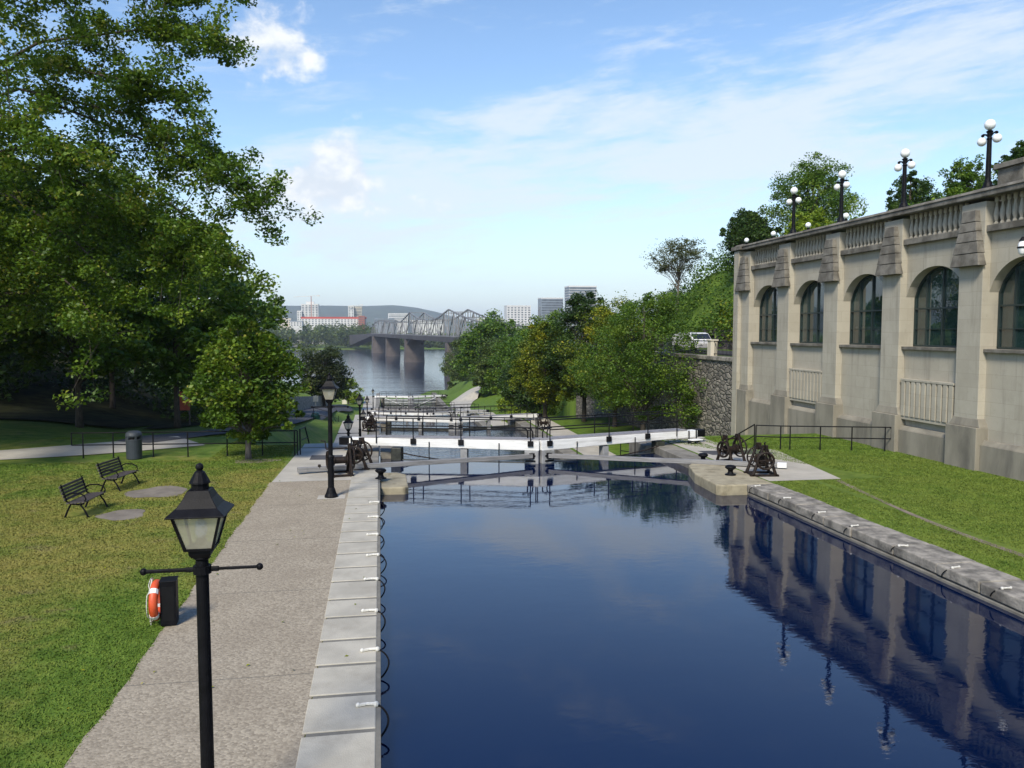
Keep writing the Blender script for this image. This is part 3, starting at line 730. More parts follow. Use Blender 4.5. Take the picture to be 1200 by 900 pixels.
# ------------------------------------------------------------------ lantern lamp posts on the west quay
def lantern_lamp(label, group, collar=True):
    t_ = thing('lamp_post', (0, 0, 0), label, 'lamp post', group)
    po = MB().lathe([(0.21, 0), (0.21, .05), (0.17, .12), (.125, .26), (.10, .32), (.092, 1.2), (.105, 1.22), (.105, 1.30), (.072, 1.36), (.066, 2.98), (.085, 3.0), (.085, 3.06)], 16)
    if not collar: po = MB().lathe([(0.21, 0), (0.21, .05), (0.17, .12), (.09, .26), (.068, .32), (.062, 2.98), (.085, 3.0), (.085, 3.06)], 20)
    po.build('pole', 'iron', t_, 0, False)
    ba = MB().tube([(-.55, 0, 2.88), (.55, 0, 2.88)], .016, 8).ball((-.56, 0, 2.88), .036, 10, 8).ball((.56, 0, 2.88), .036, 10, 8).lathe([(.09, 2.84), (.09, 2.92)], 12)
    ba.tube([(-.55, 0, 2.88), (-.07, 0, 2.88)], .02, 8).tube([(.07, 0, 2.88), (.16, 0, 2.88)], .026, 8).tube([(-.16, 0, 2.88), (-.07, 0, 2.88)], .026, 8)
    ba.build('ladder_bar', 'iron', t_)
    r2 = math.sqrt(2)
    fr = MB().lathe([(.12, 3.02), (.15, 3.06), (.15, 3.10)], 4, (0, 0, 0), PI / 4).lathe([(.14 * r2, 3.10), (.14 * r2, 3.125)], 4, (0, 0, 0), PI / 4)
    for sx_ in (-1, 1):
        for sy_ in (-1, 1):
            fr.tube([(.130 * sx_, .130 * sy_, 3.11), (.225 * sx_, .225 * sy_, 3.47)], .018, 4)
    for a_, b_ in (((-1, -1), (1, -1)), ((1, -1), (1, 1)), ((1, 1), (-1, 1)), ((-1, 1), (-1, -1))):
        fr.tube([(.222 * a_[0], .222 * a_[1], 3.465), (.222 * b_[0], .222 * b_[1], 3.465)], .016, 4)
    fr.build('lantern_frame', 'iron', t_)
    gp = MB()
    q = [(-1, -1), (1, -1), (1, 1), (-1, 1)]
    vs = [(.127 * x, .127 * y_, 3.12) for x, y_ in q] + [(.219 * x, .219 * y_, 3.46) for x, y_ in q]
    gp.add(vs, [(i, (i + 1) % 4, (i + 1) % 4 + 4, i + 4) for i in range(4)]); gp.build('lantern_glass', 'lantern', t_)
    MB().lathe([(.05, 3.12), (.06, 3.17), (.045, 3.2)], 10).build('lamp_holder', 'iron', t_)
    MB().lathe([(.03, 3.2), (.062, 3.26), (.055, 3.36), (.02, 3.40)], 12).build('bulb', 'globe', t_, 0, True)
    ro = MB().lathe([(.280 * r2, 3.462), (.280 * r2, 3.474), (.195 * r2, 3.54), (.138 * r2, 3.63), (.105 * r2, 3.70), (.098 * r2, 3.705)], 4, (0, 0, 0), PI / 4)
    ro.lathe([(.085, 3.69), (.085, 3.765), (.098, 3.77)], 12).lathe([(.105, 3.762), (.10, 3.78), (.05, 3.875), (.022, 3.895)], 12).ball((0, 0, 3.925), .04, 12, 8)
    ro.build('lantern_roof', 'iron', t_, 0.004)
    return t_
lpn = lantern_lamp('x', 'lantern lamp posts along the west quay', False)
lp0 = lantern_lamp('x', 'lantern lamp posts along the west quay')
LAB = ['near black lamp post with a square lantern rising in the left foreground', 'black lamp post with lantern standing on the quay beside the left winches',
       'lower lantern lamp post rising just behind the left winches', 'lantern lamp post of the second lock level, tallest behind the left winches', 'small lantern lamp post below the second gate at the left',
       'small lamp post right of the tallest far lantern, near the third gate', 'left one of the two tiny lamp posts by the far gate', 'right one of the two tiny lamp posts by the far gate']
def tz(x, y_): return float(terrain(np.array([x]), np.array([y_]))[0])
for i, (xx, yy, rz) in enumerate(((-1.80, 8.3, 0.0), (-1.58, 25.55, 0.05), (-1.75, 44.0, 0.1), (-1.5, 58.6, 0.0), (-1.7, 79.5, 0), (-1.6, 97, 0), (-1.4, 153, 0), (-.9, 149, 0))):
    placed(lp0 if i else lpn, i < 2, (xx, yy, 0.006 if yy < 36 else tz(xx, yy)), R(-9) + rz + (R(9) if i == 0 else 0), LAB[i])
sheet('lamp_footing', [(-2.0, 25.25), (-1.15, 25.25), (-1.15, 25.85), (-2.0, 25.85)], 0.011, 'concrete')

# ------------------------------------------------------------------ lock gates
def gate_leaf(side, wood_beam, label, group, planks=False, planks_depth=5.0, spar=False):
    """side -1: hinged at the west quoin. local x runs from the quoin (0) to the mitre post."""
    Lf = 6.21
    g = thing('lock_gate_leaf', (0, 0, 0), label, 'lock gate', group)
    F = side                                     # local +y is downstream for west leaf; mirrored for east
    U = -1                                       # upstream is always -y after rotation (handled by mirror)
    def put(mb, name, m, parent=g, bev=0.0, smooth=False):
        if side > 0: mb.v = [(-x, y_, z) for x, y_, z in mb.v]
        return mb.build(name, m, parent, bev, smooth)
    bmb = MB()
    def slab(x0, x1, z0a, z1a, z0b, z1b, y0, y1, mb):
        mb.add([(x0, y0, z0a), (x1, y0, z0b), (x1, y1, z0b), (x0, y1, z0a), (x0, y0, z1a), (x1, y0, z1b), (x1, y1, z1b), (x0, y1, z1a)],
               [(3, 2, 1, 0), (4, 5, 6, 7), (0, 1, 5, 4), (1, 2, 6, 5), (2, 3, 7, 6), (3, 0, 4, 7)])
    slab(-2.15, Lf, 0.30, 0.60, 0.20, 0.63, -0.2, 0.2, bmb); put(bmb, 'balance_beam', wood_beam, g, 0.015)
    tb = MB(); slab(-2.6, -2.15, 0.285, 0.615, 0.285, 0.615, -0.215, 0.215, tb); put(tb, 'beam_tip', 'iron', g, 0.015)
    wk = MB(); slab(-1.6, Lf - .02, 0.61, 0.645, 0.635, 0.67, -0.14, 0.62, wk); put(wk, 'walkway', 'deck')
    mp = MB().box((Lf - 0.32, 0.02, -2.4), (0.60, 0.46, 5.2)); put(mp, 'mitre_post', 'post', g, 0.03)
    st_ = MB()
    for z in (0.0, -0.22): st_.box((Lf - .36, -0.225, z - .02), (0.42, 0.03, 0.06))
    put(st_, 'iron_strap', 'iron')
    put(MB().box((2.95, 0.02, -2.4), (0.30, 0.34, 5.2)), 'middle_post', 'post', g, 0.02)
    put(MB().box((-0.05, 0.05, -2.4), (0.46, 0.42, 5.2)), 'quoin_post', 'wet', g, 0.03)
    pk = MB()
    if planks:
        for i in range(9): pk.box((Lf / 2, -0.02, -0.25 - i * 0.5), (Lf - .3, 0.14, 0.42))
        put(pk, 'planking', 'planks', g, 0.01)
        wl = MB()
        for i in range(5): wl.box((Lf / 2, -0.14, -0.45 - i * 0.85), (Lf - .3, 0.14, 0.10))
        put(wl, 'waling', 'wet')
        dg = MB().tube([(0.3, -0.16, 0.1), (Lf - .4, -0.16, -2.0)], 0.07, 4); put(dg, 'brace', 'white')
    else:
        put(pk.box((Lf / 2, 0.06, -2.75), (Lf - .2, 0.2, 4.85)), 'planking', 'wet', g, 0.02)
    for xx in (1.45, 4.5):
        put(MB().tube([(xx, -0.24, 0.5), (xx, -0.24, -2.5)], 0.022, 6), 'sluice_rod', 'iron')
    xr = [-0.9, 0.75, 2.85, 5.85]
    for i, xx in enumerate(xr):
        b = MB()
        if i: b.box((xx, -0.235, 0.50), (0.24, 0.07, 0.23))
        b.tube([(xx, -0.24, 0.4), (xx, -0.24, 1.50)], 0.026, 8); put(b, 'handrail_post', 'rail')
        put(MB().tube([(xx + .22, 0.60, 0.55), (xx + .22, 0.60, 1.50)], 0.026, 8), 'handrail_post', 'rail')
    hr = MB()
    for yy, xo in ((-0.24, 0.0), (0.60, .22)):
        for z in (1.5, 1.08):
            hr.tube([(xr[0] + xo, yy, z), (xr[-1] + xo, yy, z)], 0.026, 8)
    put(hr, 'handrail', 'rail')
    step = MB().box((-1.85, -0.42, 0.20), (0.62, 0.34, 0.05)); so = put(step, 'step', 'white', g, 0.008)
    br = MB()
    for xx in (-2.05, -1.62):
        br.tube([(xx, -0.22, 0.62), (xx + .02, -0.26, 0.25), (xx + .1, -0.30, 0.02)], 0.032, 6).tube([(xx, -.58, .18), (xx + .1, -.3, .05)], .028, 6)
    put(br, 'step_bracket', 'iron', so)
    cr = MB()
    for o_ in (0.0, 0.22):
        cr.tube([(Lf - .55 + o_, 0.35, 0.66), (Lf - .55 + o_, .35, 0.92), (Lf - .62 + o_, .35, 1.06), (Lf - .78 + o_, .35, 1.10)], .03, 6)
    put(cr, 'crank_handle', 'iron')
    return g
def set_leaf(g, side, quoin, mitre, z):
    q, m_ = Vector((quoin[0], quoin[1], 0)), Vector((mitre[0], mitre[1], 0))
    d = m_ - q
    if side < 0: ang = math.atan2(d.y, d.x)
    else: ang = math.atan2(-d.y, -d.x)
    g.location = (q.x, q.y, z); g.rotation_euler.z = ang
gate_words = ['nearest lock gate, with white beam', 'second lock gate from the camera, with white beam', 'third lock gate from the camera, with white beam', 'fourth lock gate from the camera, dark beamed', 'farthest lock gate, pale planking showing']
gpos = [(34.75, 0.0), (72.8, -3.2), (109.8, -6.5), (146.8, -9.6), (179.8, -10.0)]
ramp = 32.9 - 34.75
protos = {}
for i, (yq, z) in enumerate(gpos):
    for side in (-1, 1):
        kind = 'plank' if i == 4 else ('dark' if i == 3 else 'white')
        lab = ('left leaf of the ' if side < 0 else 'right leaf of the ') + gate_words[i]
        key = (side, kind)
        if key in protos: g = copy_tree(protos[key]); g['label'] = lab
        else:
            g = gate_leaf(side, 'deck' if kind == 'dark' else 'white_timber', lab, 'lock gate leaves down the flight', kind == 'plank'); protos[key] = g
        set_leaf(g, side, (0.73, yq) if side < 0 else (12.6, yq), (6.66, yq + ramp), z)
# long grey gate spars of the nearest gate
for lab, a, b in (('grey timber push spar reaching from the nearest gate to the left quay', (6.30, 32.75, -0.02), (-2.95, 29.85, 0.16)),
                  ('grey timber push spar reaching from the nearest gate to the right quay', (7.05, 32.75, -0.02), (15.2, 27.95, 0.15))):
    A, B = Vector(a), Vector(b); d = B - A; ln = d.length
    sp_ = thing('push_spar', A, lab, 'spar', 'push spars of the nearest gate', math.atan2(d.y, d.x))
    s_ = MB(); s_.box((ln / 2, 0, 0), (ln, 0.20, 0.17))
    ob = s_.build('timber', 'spar', sp_, 0.012); ob.rotation_euler.y = -math.asin(d.z / ln)
    e_ = MB().box((ln - .08, 0, 0), (0.34, 0.215, 0.185)); eo = e_.build('end_cap', 'white' if b[0] > 5 else 'spar', sp_, 0.01); eo.rotation_euler.y = -math.asin(d.z / ln)
    f_ = MB().box((0.0, 0, 0), (0.22, 0.10, 0.24)); f_.build('hinge_fork', 'iron', sp_, .01)
    MB().lathe([(.05, 0), (.06, .1), (.05, .16)], 8, (ln - .7, .05, d.z)).build('pin', 'rust_iron', sp_)

for lab, pts in (('sagging dark chain from the left quoin of the nearest gate to the water', [(.85, 34.6, -.02), (1.4, 34.5, -.14), (2.2, 34.3, -.26), (3.1, 34.0, -.36)]), ('sagging dark chain from the right quoin of the nearest gate', [(12.5, 34.4, .02), (11.9, 34.3, -.12), (11.0, 34.1, -.25), (9.9, 33.8, -.37)])):
    ch = MB()
    for i in range(len(pts) - 1):
        a, b = Vector(pts[i]), Vector(pts[i + 1]); k = max(2, int((b - a).length / .11))
        for j in range(k):
            q0, q1 = a.lerp(b, j / k), a.lerp(b, (j + 1.15) / k); ch.tube([q0, q1], [.026, .026], 5) if j % 2 else ch.tube([q0, q1], [.036, .018], 5)
    tag(ch.build('gate_chain', 'rust_iron'), lab, 'chain', 'chains of the nearest gate')

# ------------------------------------------------------------------ winches, bollards
def winch(label, group):
    w_ = thing('gate_winch', (0, 0, 0), label, 'winch', group)
    a = MB()
    for xx in (-.34, .34):
        a.tube([(xx, -.42, .05), (xx, -.05, 1.08)], [.062, .045], 6).tube([(xx, .42, .05), (xx, .05, 1.08)], [.062, .045], 6)
        a.tube([(xx, -.26, .46), (xx, .26, .46)], .03, 6); a.box((xx, 0, .035), (.12, 1.05, .07)); a.box((xx, 0, 1.08), (.10, .2, .13))
    a.box((0, -.42, .05), (.8, .08, .07)).box((0, .42, .05), (.8, .08, .07)); a.build('side_frame', 'rust_iron', w_)
    d = MB()
    def disc(prof, z0, axis_y, n=14):
        for i in range(len(prof) - 1):
            d.tube([(prof[i][1], axis_y, z0), (prof[i + 1][1], axis_y, z0)], [prof[i][0], prof[i + 1][0]], n)
    disc([(.20, -.26), (.20, -.22), (.13, -.21), (.13, .21), (.20, .22), (.20, .26)], .55, 0); d.build('drum', 'rust_iron', w_)
    wh = MB(); rr = .37; xx = .46
    ring = [(xx, rr * math.cos(2 * PI * k / 24), .60 + rr * math.sin(2 * PI * k / 24)) for k in range(24)]
    wh.tube(ring, .032, 6, False, True)
    for k in range(6):
        t_ = PI * k / 6 * 2; wh.tube([(xx, 0, .60), (xx, rr * math.cos(t_), .60 + rr * math.sin(t_))], .02, 5)
    wh.tube([(xx - .05, 0, .6), (xx + .05, 0, .6)], .08, 10); wh.build('spoked_wheel', 'rust_iron', w_)
    p_ = MB(); p_.tube([(-.5, 0, .98), (.52, 0, .98)], .03, 8); p_.tube([(.30, 0, .98), (.42, 0, .98)], .11, 12); p_.tube([(-.52, 0, .6), (.52, 0, .6)], .03, 8); p_.build('shaft', 'rust_iron', w_)
    c_ = MB().tube([(-.5, 0, .98), (-.52, .10, 1.26), (-.68, .11, 1.28)], .024, 6); c_.build('crank', 'rust_iron', w_)
    g_ = MB(); ring = [(-.44, .3 * math.cos(2 * PI * k / 20), .58 + .3 * math.sin(2 * PI * k / 20)) for k in range(20)]; g_.tube(ring, .045, 6, False, True)
    for k in range(4):
        t_ = PI * k / 2; g_.tube([(-.44, 0, .58), (-.44, .3 * math.cos(t_), .58 + .3 * math.sin(t_))], .025, 5)
    g_.build('gear_wheel', 'rust_iron', w_)
    return w_
w0 = winch('x', 'iron hand winches beside the lock gates')
wl = [((-1.48, 29.45, .007), R(12), 'nearest left iron winch, standing beside the lamp post on the quay'), ((-0.85, 30.9, -.01), R(72), 'left iron winch with large spoked wheel, just behind the lamp post'),
      ((13.75, 26.95, .007), R(83), 'right iron winch with round wheel, standing at the spar end'), ((13.8, 29.6, .007), R(20), 'right iron winch farther back on the paved apron'),
      ((-1.0, 67.5, -3.2), R(30), 'dark winch on the left quay by the second gate'), ((-.8, 69.8, -3.2), R(80), 'dark winch touching the second gate beam at left'),
      ((13.8, 66.5, -3.2), R(20), 'dark winch on the right bank by the second gate'), ((-1.0, 104.5, -6.5), R(40), 'small dark winch left of the third gate'), ((13.9, 176, -10), R(30), 'tiny dark winch right of the farthest gate')]
for i, (lc, rz, lb) in enumerate(wl): placed(w0, i == 0, lc, rz, lb)
bo = tag(MB().lathe([(.20, 0), (.20, .03), (.12, .06), (.09, .14), (.10, .2), (.19, .26), (.20, .31), (.15, .36), (.05, .38)], 18).build('bollard', 'iron', None, 0, True), 'x', 'bollard', 'iron mooring bollards on the lock edges')
for i, (lc, lb) in enumerate((((-.02, 28.45, .01), 'black mushroom bollard on the left quay near the stone nose'), ((12.6, 27.05, .01), 'black mushroom bollard on the right stone nose'), ((12.75, 29.9, 0.01), 'black round bollard beside the right spar, behind the stone nose'))):
    o = bo if i == 0 else bo.copy()
    if i: COL.objects.link(o)
    o.location = lc; o['label'] = lb

# mooring straps with drooping loops
def strap(label, group):
    s_ = thing('mooring_strap', (0, 0, 0), label, 'mooring strap', group)
    a = MB().tube([(-.27, 0, .02), (-.15, .012, .03), (-.03, -.004, .028)], [.026, .022, .026], 6).ball((-.27, 0, .025), .034, 8, 6).ball((-.02, 0, .02), .042, 8, 6)
    a.build('white_strap', 'rope', s_)
    b = MB().tube([(-.02 + .17 * math.sin(PI * k / 11) ** .8, -.30 * k / 11, .02 - .38 * (k / 11) ** 1.15) for k in range(12)], .015, 6)
    b.build('black_loop', 'rubber', s_); return s_
s0 = strap('x', 'white mooring straps on the left quay')
words_ = ['nearest', 'second nearest', 'third nearest', 'fourth nearest', 'fifth nearest', 'sixth nearest', 'seventh nearest', 'eighth and farthest']
for i, yy in enumerate((11.03, 12.99, 14.83, 16.75, 18.6, 20.5, 22.45, 24.4)):
    placed(s0, i == 0, (-.09 + .015 * math.sin(i * 2), yy, 0.02), R(6 * math.sin(i * 1.9)), 'white strap with black loop on the left quay edge, %s to the camera' % words_[i])
words_ = ['nearest', 'second nearest', 'third nearest', 'fourth nearest', 'fifth nearest', 'sixth nearest', 'seventh and farthest']
for i, yy in enumerate((14.07, 15.5, 17.35, 19.33, 20.96, 22.98, 24.92)):
    o = placed(s0, False, (12.50, yy, 0.01), R(180 + 14 * math.sin(i * 2.3)), 'white strap on the weathered right coping, %s to the camera' % words_[i], 'white mooring straps on the right coping'); o.scale = (.8, .8, .8)

# ------------------------------------------------------------------ railings
def railing(name, pts, label, zf, h=1.05, ends=True, posts=None, m='rail', group=None, r=.026):
    t_ = thing(name, (pts[0][0], pts[0][1], zf(*pts[0])), label, 'railing', group)
    o = Vector(t_.location)
    rl = MB()
    for hh in (h, h * .52):
        rl.tube([Vector((x, y_, zf(x, y_) + hh)) - o for x, y_ in pts], r, 8)
    if ends:
        for (x, y_) in (pts[0], pts[-1]): rl.tube([Vector((x, y_, zf(x, y_) + h)) - o, Vector((x, y_, zf(x, y_) + h * .52)) - o], r, 8)
    rl.build('rails', m, t_)
    for (x, y_) in (posts or pts):
        MB().tube([Vector((x, y_, zf(x, y_) - .02)) - o, Vector((x, y_, zf(x, y_) + h)) - o], r * 1.05, 8).lathe([(.06, 0), (.06, .015)], 8, Vector((x, y_, zf(x, y_))) - o).build('post', m, t_)
    return t_
flat = lambda x, y_: 0.0
railing('pipe_railing', [(-12.65, 35.2), (-3.5, 34.5)], 'black two-bar pipe railing across the left lawn beside the small tree', flat, 1.05, True, [(-12.2, 35.16), (-11.0, 35.07), (-9.4, 34.95), (-8.0, 34.84), (-6.4, 34.72), (-4.95, 34.61), (-3.62, 34.51), (-3.5, 34.5)])
hr = thing('stair_rail', (-3.3, 34.9, 0), 'short black sloping handrail at the top of the left bank', 'railing')
MB().tube([(-.1, -.3, 0), (-.1, -.3, 1.1), (.05, .4, 1.1), (.15, 1.1, .3)], .03, 8).tube([(-.05, -.05, .6), (.1, .75, .6)], .024, 6).build('rails', 'rail', hr)
railing('pipe_railing', [(16.6, 33.1), (17.6, 32.65), (22.1, 31.4)], 'black two-bar pipe railing on the right lawn below the limestone wall', flat, 1.05, True, [(16.6, 33.1), (17.55, 32.65), (17.95, 32.55), (19.2, 32.2), (20.5, 31.85), (21.85, 31.47)])
hr = thing('stair_rail', (16.55, 33.15, 0), 'short black sloping handrail going down beside the right railing', 'railing')
MB().tube([(0, 0, 0), (0, 0, 1.08), (-.75, 2.6, -.35)], .03, 8).tube([(0, 0, .58), (-.75, 2.6, -.85)], .024, 6).tube([(-.75, 2.6, -.35), (-.75, 2.6, -1.2)], .03, 6).build('rails', 'rail', hr)
zt = lambda x, y_: tz(x, y_)
railing('pipe_railing', [(-6.0, 73.5), (-4.4, 72.5), (-3.9, 78), (-3.8, 88)], 'dark railing beside the service road at the left of the locks', zt, 1.1, True, [(-6.0, 73.5), (-4.4, 72.5), (-3.95, 76.5), (-3.85, 82), (-3.8, 88)])
railing('pipe_railing', [(13.7, 44), (14.4, 43), (16.2, 43), (18.5, 44), (20.6, 45.5)], 'dark railing behind the right end of the nearest gate', lambda x, y_: tz(x, y_) + .7, 1.0, True)
railing('pipe_railing', [(13.8, 78), (17, 79), (22, 80), (27, 83)], 'dark railing under the right trees by the second gate', lambda x, y_: -5.2, 1.1, True)
railing('pipe_railing', [(14.0, 116), (18, 117), (24, 117)], 'far dark railing right of the third gate below the bushes', lambda x, y_: -8.6, 1.1, True)
railing('pale_railing', [(24.2, 172.3), (28, 172), (33, 171.5)], 'pale green railing beside the right cream pier near the river', zt, 1.1, True, None, 'silver')
railing('pale_railing', [(-8.6, 180), (-13, 181), (-18, 182)], 'pale railing beside the left cream pier near the river', zt, 1.1, True, None, 'silver')
for lab, x, y_ in (('cream pier with peaked cap right of the farthest gate', 23.6, 172.5), ('cream pier with peaked cap left of the farthest gate', -7.9, 180)):
    pz = tz(x, y_)
    p_ = thing('cream_pier', (x, y_, pz), lab, 'pier', 'cream piers near the river')
    MB().box((0, 0, .7), (1.0, 1.0, 1.6)).build('shaft', 'pavilion', p_, 0.03); MB().box((0, 0, 1.58), (1.25, 1.25, .16)).box((0, 0, 1.8), (1.1, 1.1, .28), 0, .35).build('cap', 'white', p_, 0.02)

# ------------------------------------------------------------------ benches, bin, life ring, cabinet
def bench(label, group):
    b = thing('park_bench', (0, 0, 0), label, 'bench', group)
    s_ = MB()
    for k in range(5): s_.box((-.16 + k * .105, 0, .44 + .012 * (k - 2) * .6), (.08, 1.5, .028))
    s_.build('seat', 'bench', b, .005)
    k_ = MB()
    for k in range(5):
        z = .53 + k * .088; x = -.24 - .055 * k * .55
        k_.box((x, 0, z), (.03, 1.5, .07))
    k_.build('backrest', 'bench', b, .005)
    for yy in (-.66, .66):
        l = MB().tube([(-.28, yy, 0), (-.20, yy, .2), (-.1, yy, .40), (-.22, yy, .48), (-.36, yy, .96)], [.03, .028, .026, .026, .022], 6)
        l.tube([(-.1, yy, .40), (.1, yy, .38), (.26, yy, .40)], .024, 6).tube([(.14, yy, .39), (.26, yy, .22), (.36, yy, 0)], [.024, .026, .03], 6)
        l.build('leg', 'iron', b)
        a = MB().tube([(-.27, yy, .62), (-.12, yy, .70), (.12, yy, .70), (.27, yy, .63), (.31, yy, .53), (.24, yy, .42)], .02, 6); a.build('armrest', 'iron', b)
    return b
b0 = bench('x', 'slatted benches on the left lawn')
placed(b0, True, (-8.52, 24.55, .0), R(-4), 'nearer dark slatted park bench on the left lawn, front left of its twin')
placed(b0, False, (-8.72, 28.3, .0), R(-10), 'farther dark slatted park bench on the left lawn, closer to the railing')
bn = thing('litter_bin', (-10.05, 34.6, 0), 'dark slate round litter bin standing at the left railing', 'litter bin')
MB().lathe([(.28, 0), (.30, .03), (.31, .78), (.29, .8)], 24).build('body', 'bin', bn, 0, False)
MB().lathe([(.25, .79), (.25, .98)], 20).build('opening', 'hollow_shade', bn)
MB().lathe([(.315, .94), (.32, 1.0), (.29, 1.10), (.2, 1.16), (.05, 1.18)], 24).lathe([(.32, .76), (.32, .82), (.3, .83)], 24).build('lid', 'bin', bn)
dk = MB()
for k in range(6): a_ = 2 * PI * k / 6; dk.box((.28 * math.cos(a_), .28 * math.sin(a_), .88), (.07, .07, .2), a_)
dk.build('lid_supports', 'bin', bn)
cb = thing('utility_cabinet', (-3.80, 14.85, 0), 'slim black utility cabinet at the path edge behind the near lamp post', 'cabinet', None, R(6))
MB().box((0, 0, .42), (.27, .30, .80)).build('body', 'iron', cb, .012); MB().box((0, 0, .825), (.29, .32, .02)).build('lid', 'rail', cb, .006); MB().box((0, -.153, .42), (.2, .006, .62)).build('door', 'rail', cb)
lr = thing('life_ring', (-4.03, 14.90, .44), 'orange life ring with white rope hanging on the black cabinet', 'life ring', None, R(3))
ring = [(0, .29 * math.cos(2 * PI * k / 28), .29 * math.sin(2 * PI * k / 28)) for k in range(28)]
MB().tube(ring, .078, 10, False, True).build('ring', 'orange', lr, 0, True)
for k in range(4):
    t0 = PI / 4 + PI / 2 * k; seg = [(0, .29 * math.cos(t0 + d_), .29 * math.sin(t0 + d_)) for d_ in (-.14, -.05, .05, .14)]
    MB().tube(seg, .082, 10).build('white_band', 'white', lr)
rp = MB()
for k in range(4):
    t0 = PI / 4 + PI / 2 * k; t1 = t0 + PI / 2
    rp.tube([(-.085 * (1 if j not in (0, 6) else .6), (.365 + .03 * math.sin(PI * j / 6)) * math.cos(t0 + (t1 - t0) * j / 6), (.365 + .03 * math.sin(PI * j / 6)) * math.sin(t0 + (t1 - t0) * j / 6)) for j in range(7)], .007, 5)
rp.tube([(-.09, .1, .3), (-.11, .05, .0), (-.10, -.08, -.28), (-.09, -.06, -.40), (-.10, -.02, -.47)], .014, 5).tube([(-.1, -.04, -.36), (-.1, .10, -.42), (-.1, .14, -.40)], .014, 5).tube([(-.10, .16, .34), (-.12, .02, .12), (-.11, -.1, -.1), (-.1, .1, -.25)], .012, 5)
rp.build('rope', 'rope', lr)

# things under the western trees and along the service road
sg = thing('notice_board', (-13.6, 58, tz(-13.6, 58)), 'red and white notice board in the dark under the left trees', 'sign')
MB().box((0, 0, 1.75), (1.0, .1, 1.3)).build('panel', 'red_sign', sg, .01); MB().box((-.36, -.06, 1.75), (.16, .03, 1.2)).box((.2, -.06, 2.0), (.36, .03, .34)).build('white_patch', 'white', sg)
for s_ in (-1, 1): MB().box((.45 * s_, .02, .6), (.09, .09, 1.3)).build('leg', 'bench', sg)
gb = thing('green_tub', (-6.05, 76.5, tz(-6.05, 76.5)), 'small dark green tub by the railing on the service road', 'tub')
MB().lathe([(.3, 0), (.42, .1), (.44, .5), (.34, .62)], 14).build('body', 'green_plastic', gb); MB().lathe([(.36, .6), (.30, .72), (.05, .78)], 14).build('lid', 'green_plastic', gb)
ps = thing('sign_pole', (-6.3, 80, tz(-6.3, 80)), 'thin grey sign pole standing beside the service road', 'sign pole')
MB().tube([(0, 0, 0), (0, 0, 2.8)], .05, 8).build('pole', 'silver', ps); MB().box((0, -.06, 2.45), (.5, .03, .6)).build('plate', 'silver', ps)
rw = thing('road_wall', (-11, 120, -7), 'low grey stone wall sloping down along the service road at the left', 'wall')
wm = MB(); prev = None
for k in range(17):
    yy = 92 + k * 4.6; xx = -10.8 - .35 * math.sin(k / 3); z1 = max(tz(xx, yy) + 1.9, -20); z0 = z1 - 3.5
    cur = [(xx + 11 - .3, yy - 120, z0 + 7), (xx + 11 + .3, yy - 120, z0 + 7), (xx + 11 + .3, yy - 120, z1 + 7), (xx + 11 - .3, yy - 120, z1 + 7)]
    if prev:
        wm.add(prev + cur, [(0, 1, 5, 4), (1, 2, 6, 5), (2, 3, 7, 6), (3, 0, 4, 7)] + ([(3, 2, 1, 0)] if k == 1 else []) + ([(4, 5, 6, 7)] if k == 16 else []))
    prev = cur
wm.build('wall', 'old_coping', rw)

# ------------------------------------------------------------------ rubble retaining wall, its fence, van
rt = thing('retaining_wall', (22.5, 68, 0), 'grey rubble stone retaining wall continuing beyond the limestone building', 'wall')
MB().box((0, 0, -1.7), (.6, 41.2, 10.0)).build('wall', 'rubble', rt); MB().box((0, 0, 3.42), (.85, 41.3, .26)).build('coping', 'old_coping', rt, .03)
fn = thing('iron_fence', (22.5, 68, 3.55), 'black iron fence with stone piers on top of the rubble wall', 'fence')
for yy in (-16.5, -8, 0, 8, 16): MB().box((0, yy, .5), (.5, .6, 1.05)).box((0, yy, 1.07), (.6, .7, .1)).build('stone_pier', 'far_cream', fn, .02)
ir = MB().box((0, 0, 1.0), (.04, 41, .05)).box((0, 0, .15), (.04, 41, .05))
for k in range(200): ir.box((0, -20.4 + k * .205, .55), (.022, .022, 1.0))
ir.build('railing', 'rail', fn)
drape('terrace_road', [(26.6, 47.6), (26.6, 90)], [5.2, 5.2], M['asphalt'], 0.03)
VS = .76
vn = thing('parked_car', (26.3, 64.0, 3.55), 'white car parked on the road above the rubble wall', 'car', None, R(6))
prof = [(-2.3, .35), (2.2, .35), (2.3, .9), (2.15, 1.1), (1.5, 1.25), (.85, 1.95), (.5, 2.05), (-2.2, 2.05), (-2.3, 1.9)]
MB().prism(prof, (-.88, .88), lambda u, v, w_: (w_, -u, v * VS)).build('body', 'van', vn, .07)
gw = MB(); gw.prism([(1.40, 1.32), (.88, 1.88), (.8, 1.85), (1.32, 1.28)], (-.78, .78), lambda u, v, w_: (w_, -u - .045, v * VS + .03)); gw.build('windscreen', 'van_glass', vn)
for s_ in (-1, 1): MB().prism([(1.15, 1.28), (.7, 1.8), (-.1, 1.8), (-.1, 1.28)], (.877, .886), lambda u, v, w_: (w_ * s_, -u, v * VS)).build('side_window', 'van_glass', vn)
for s_ in (-1, 1): MB().box((.62 * s_, -2.29, .64), (.34, .06, .14)).build('headlight', 'globe', vn)
for sx_ in (-1, 1):
    for yy in (-1.45, 1.4): MB().tube([(sx_ * .80, yy, .34), (sx_ * .94, yy, .34)], .34, 18).build('wheel', 'rubber', vn)

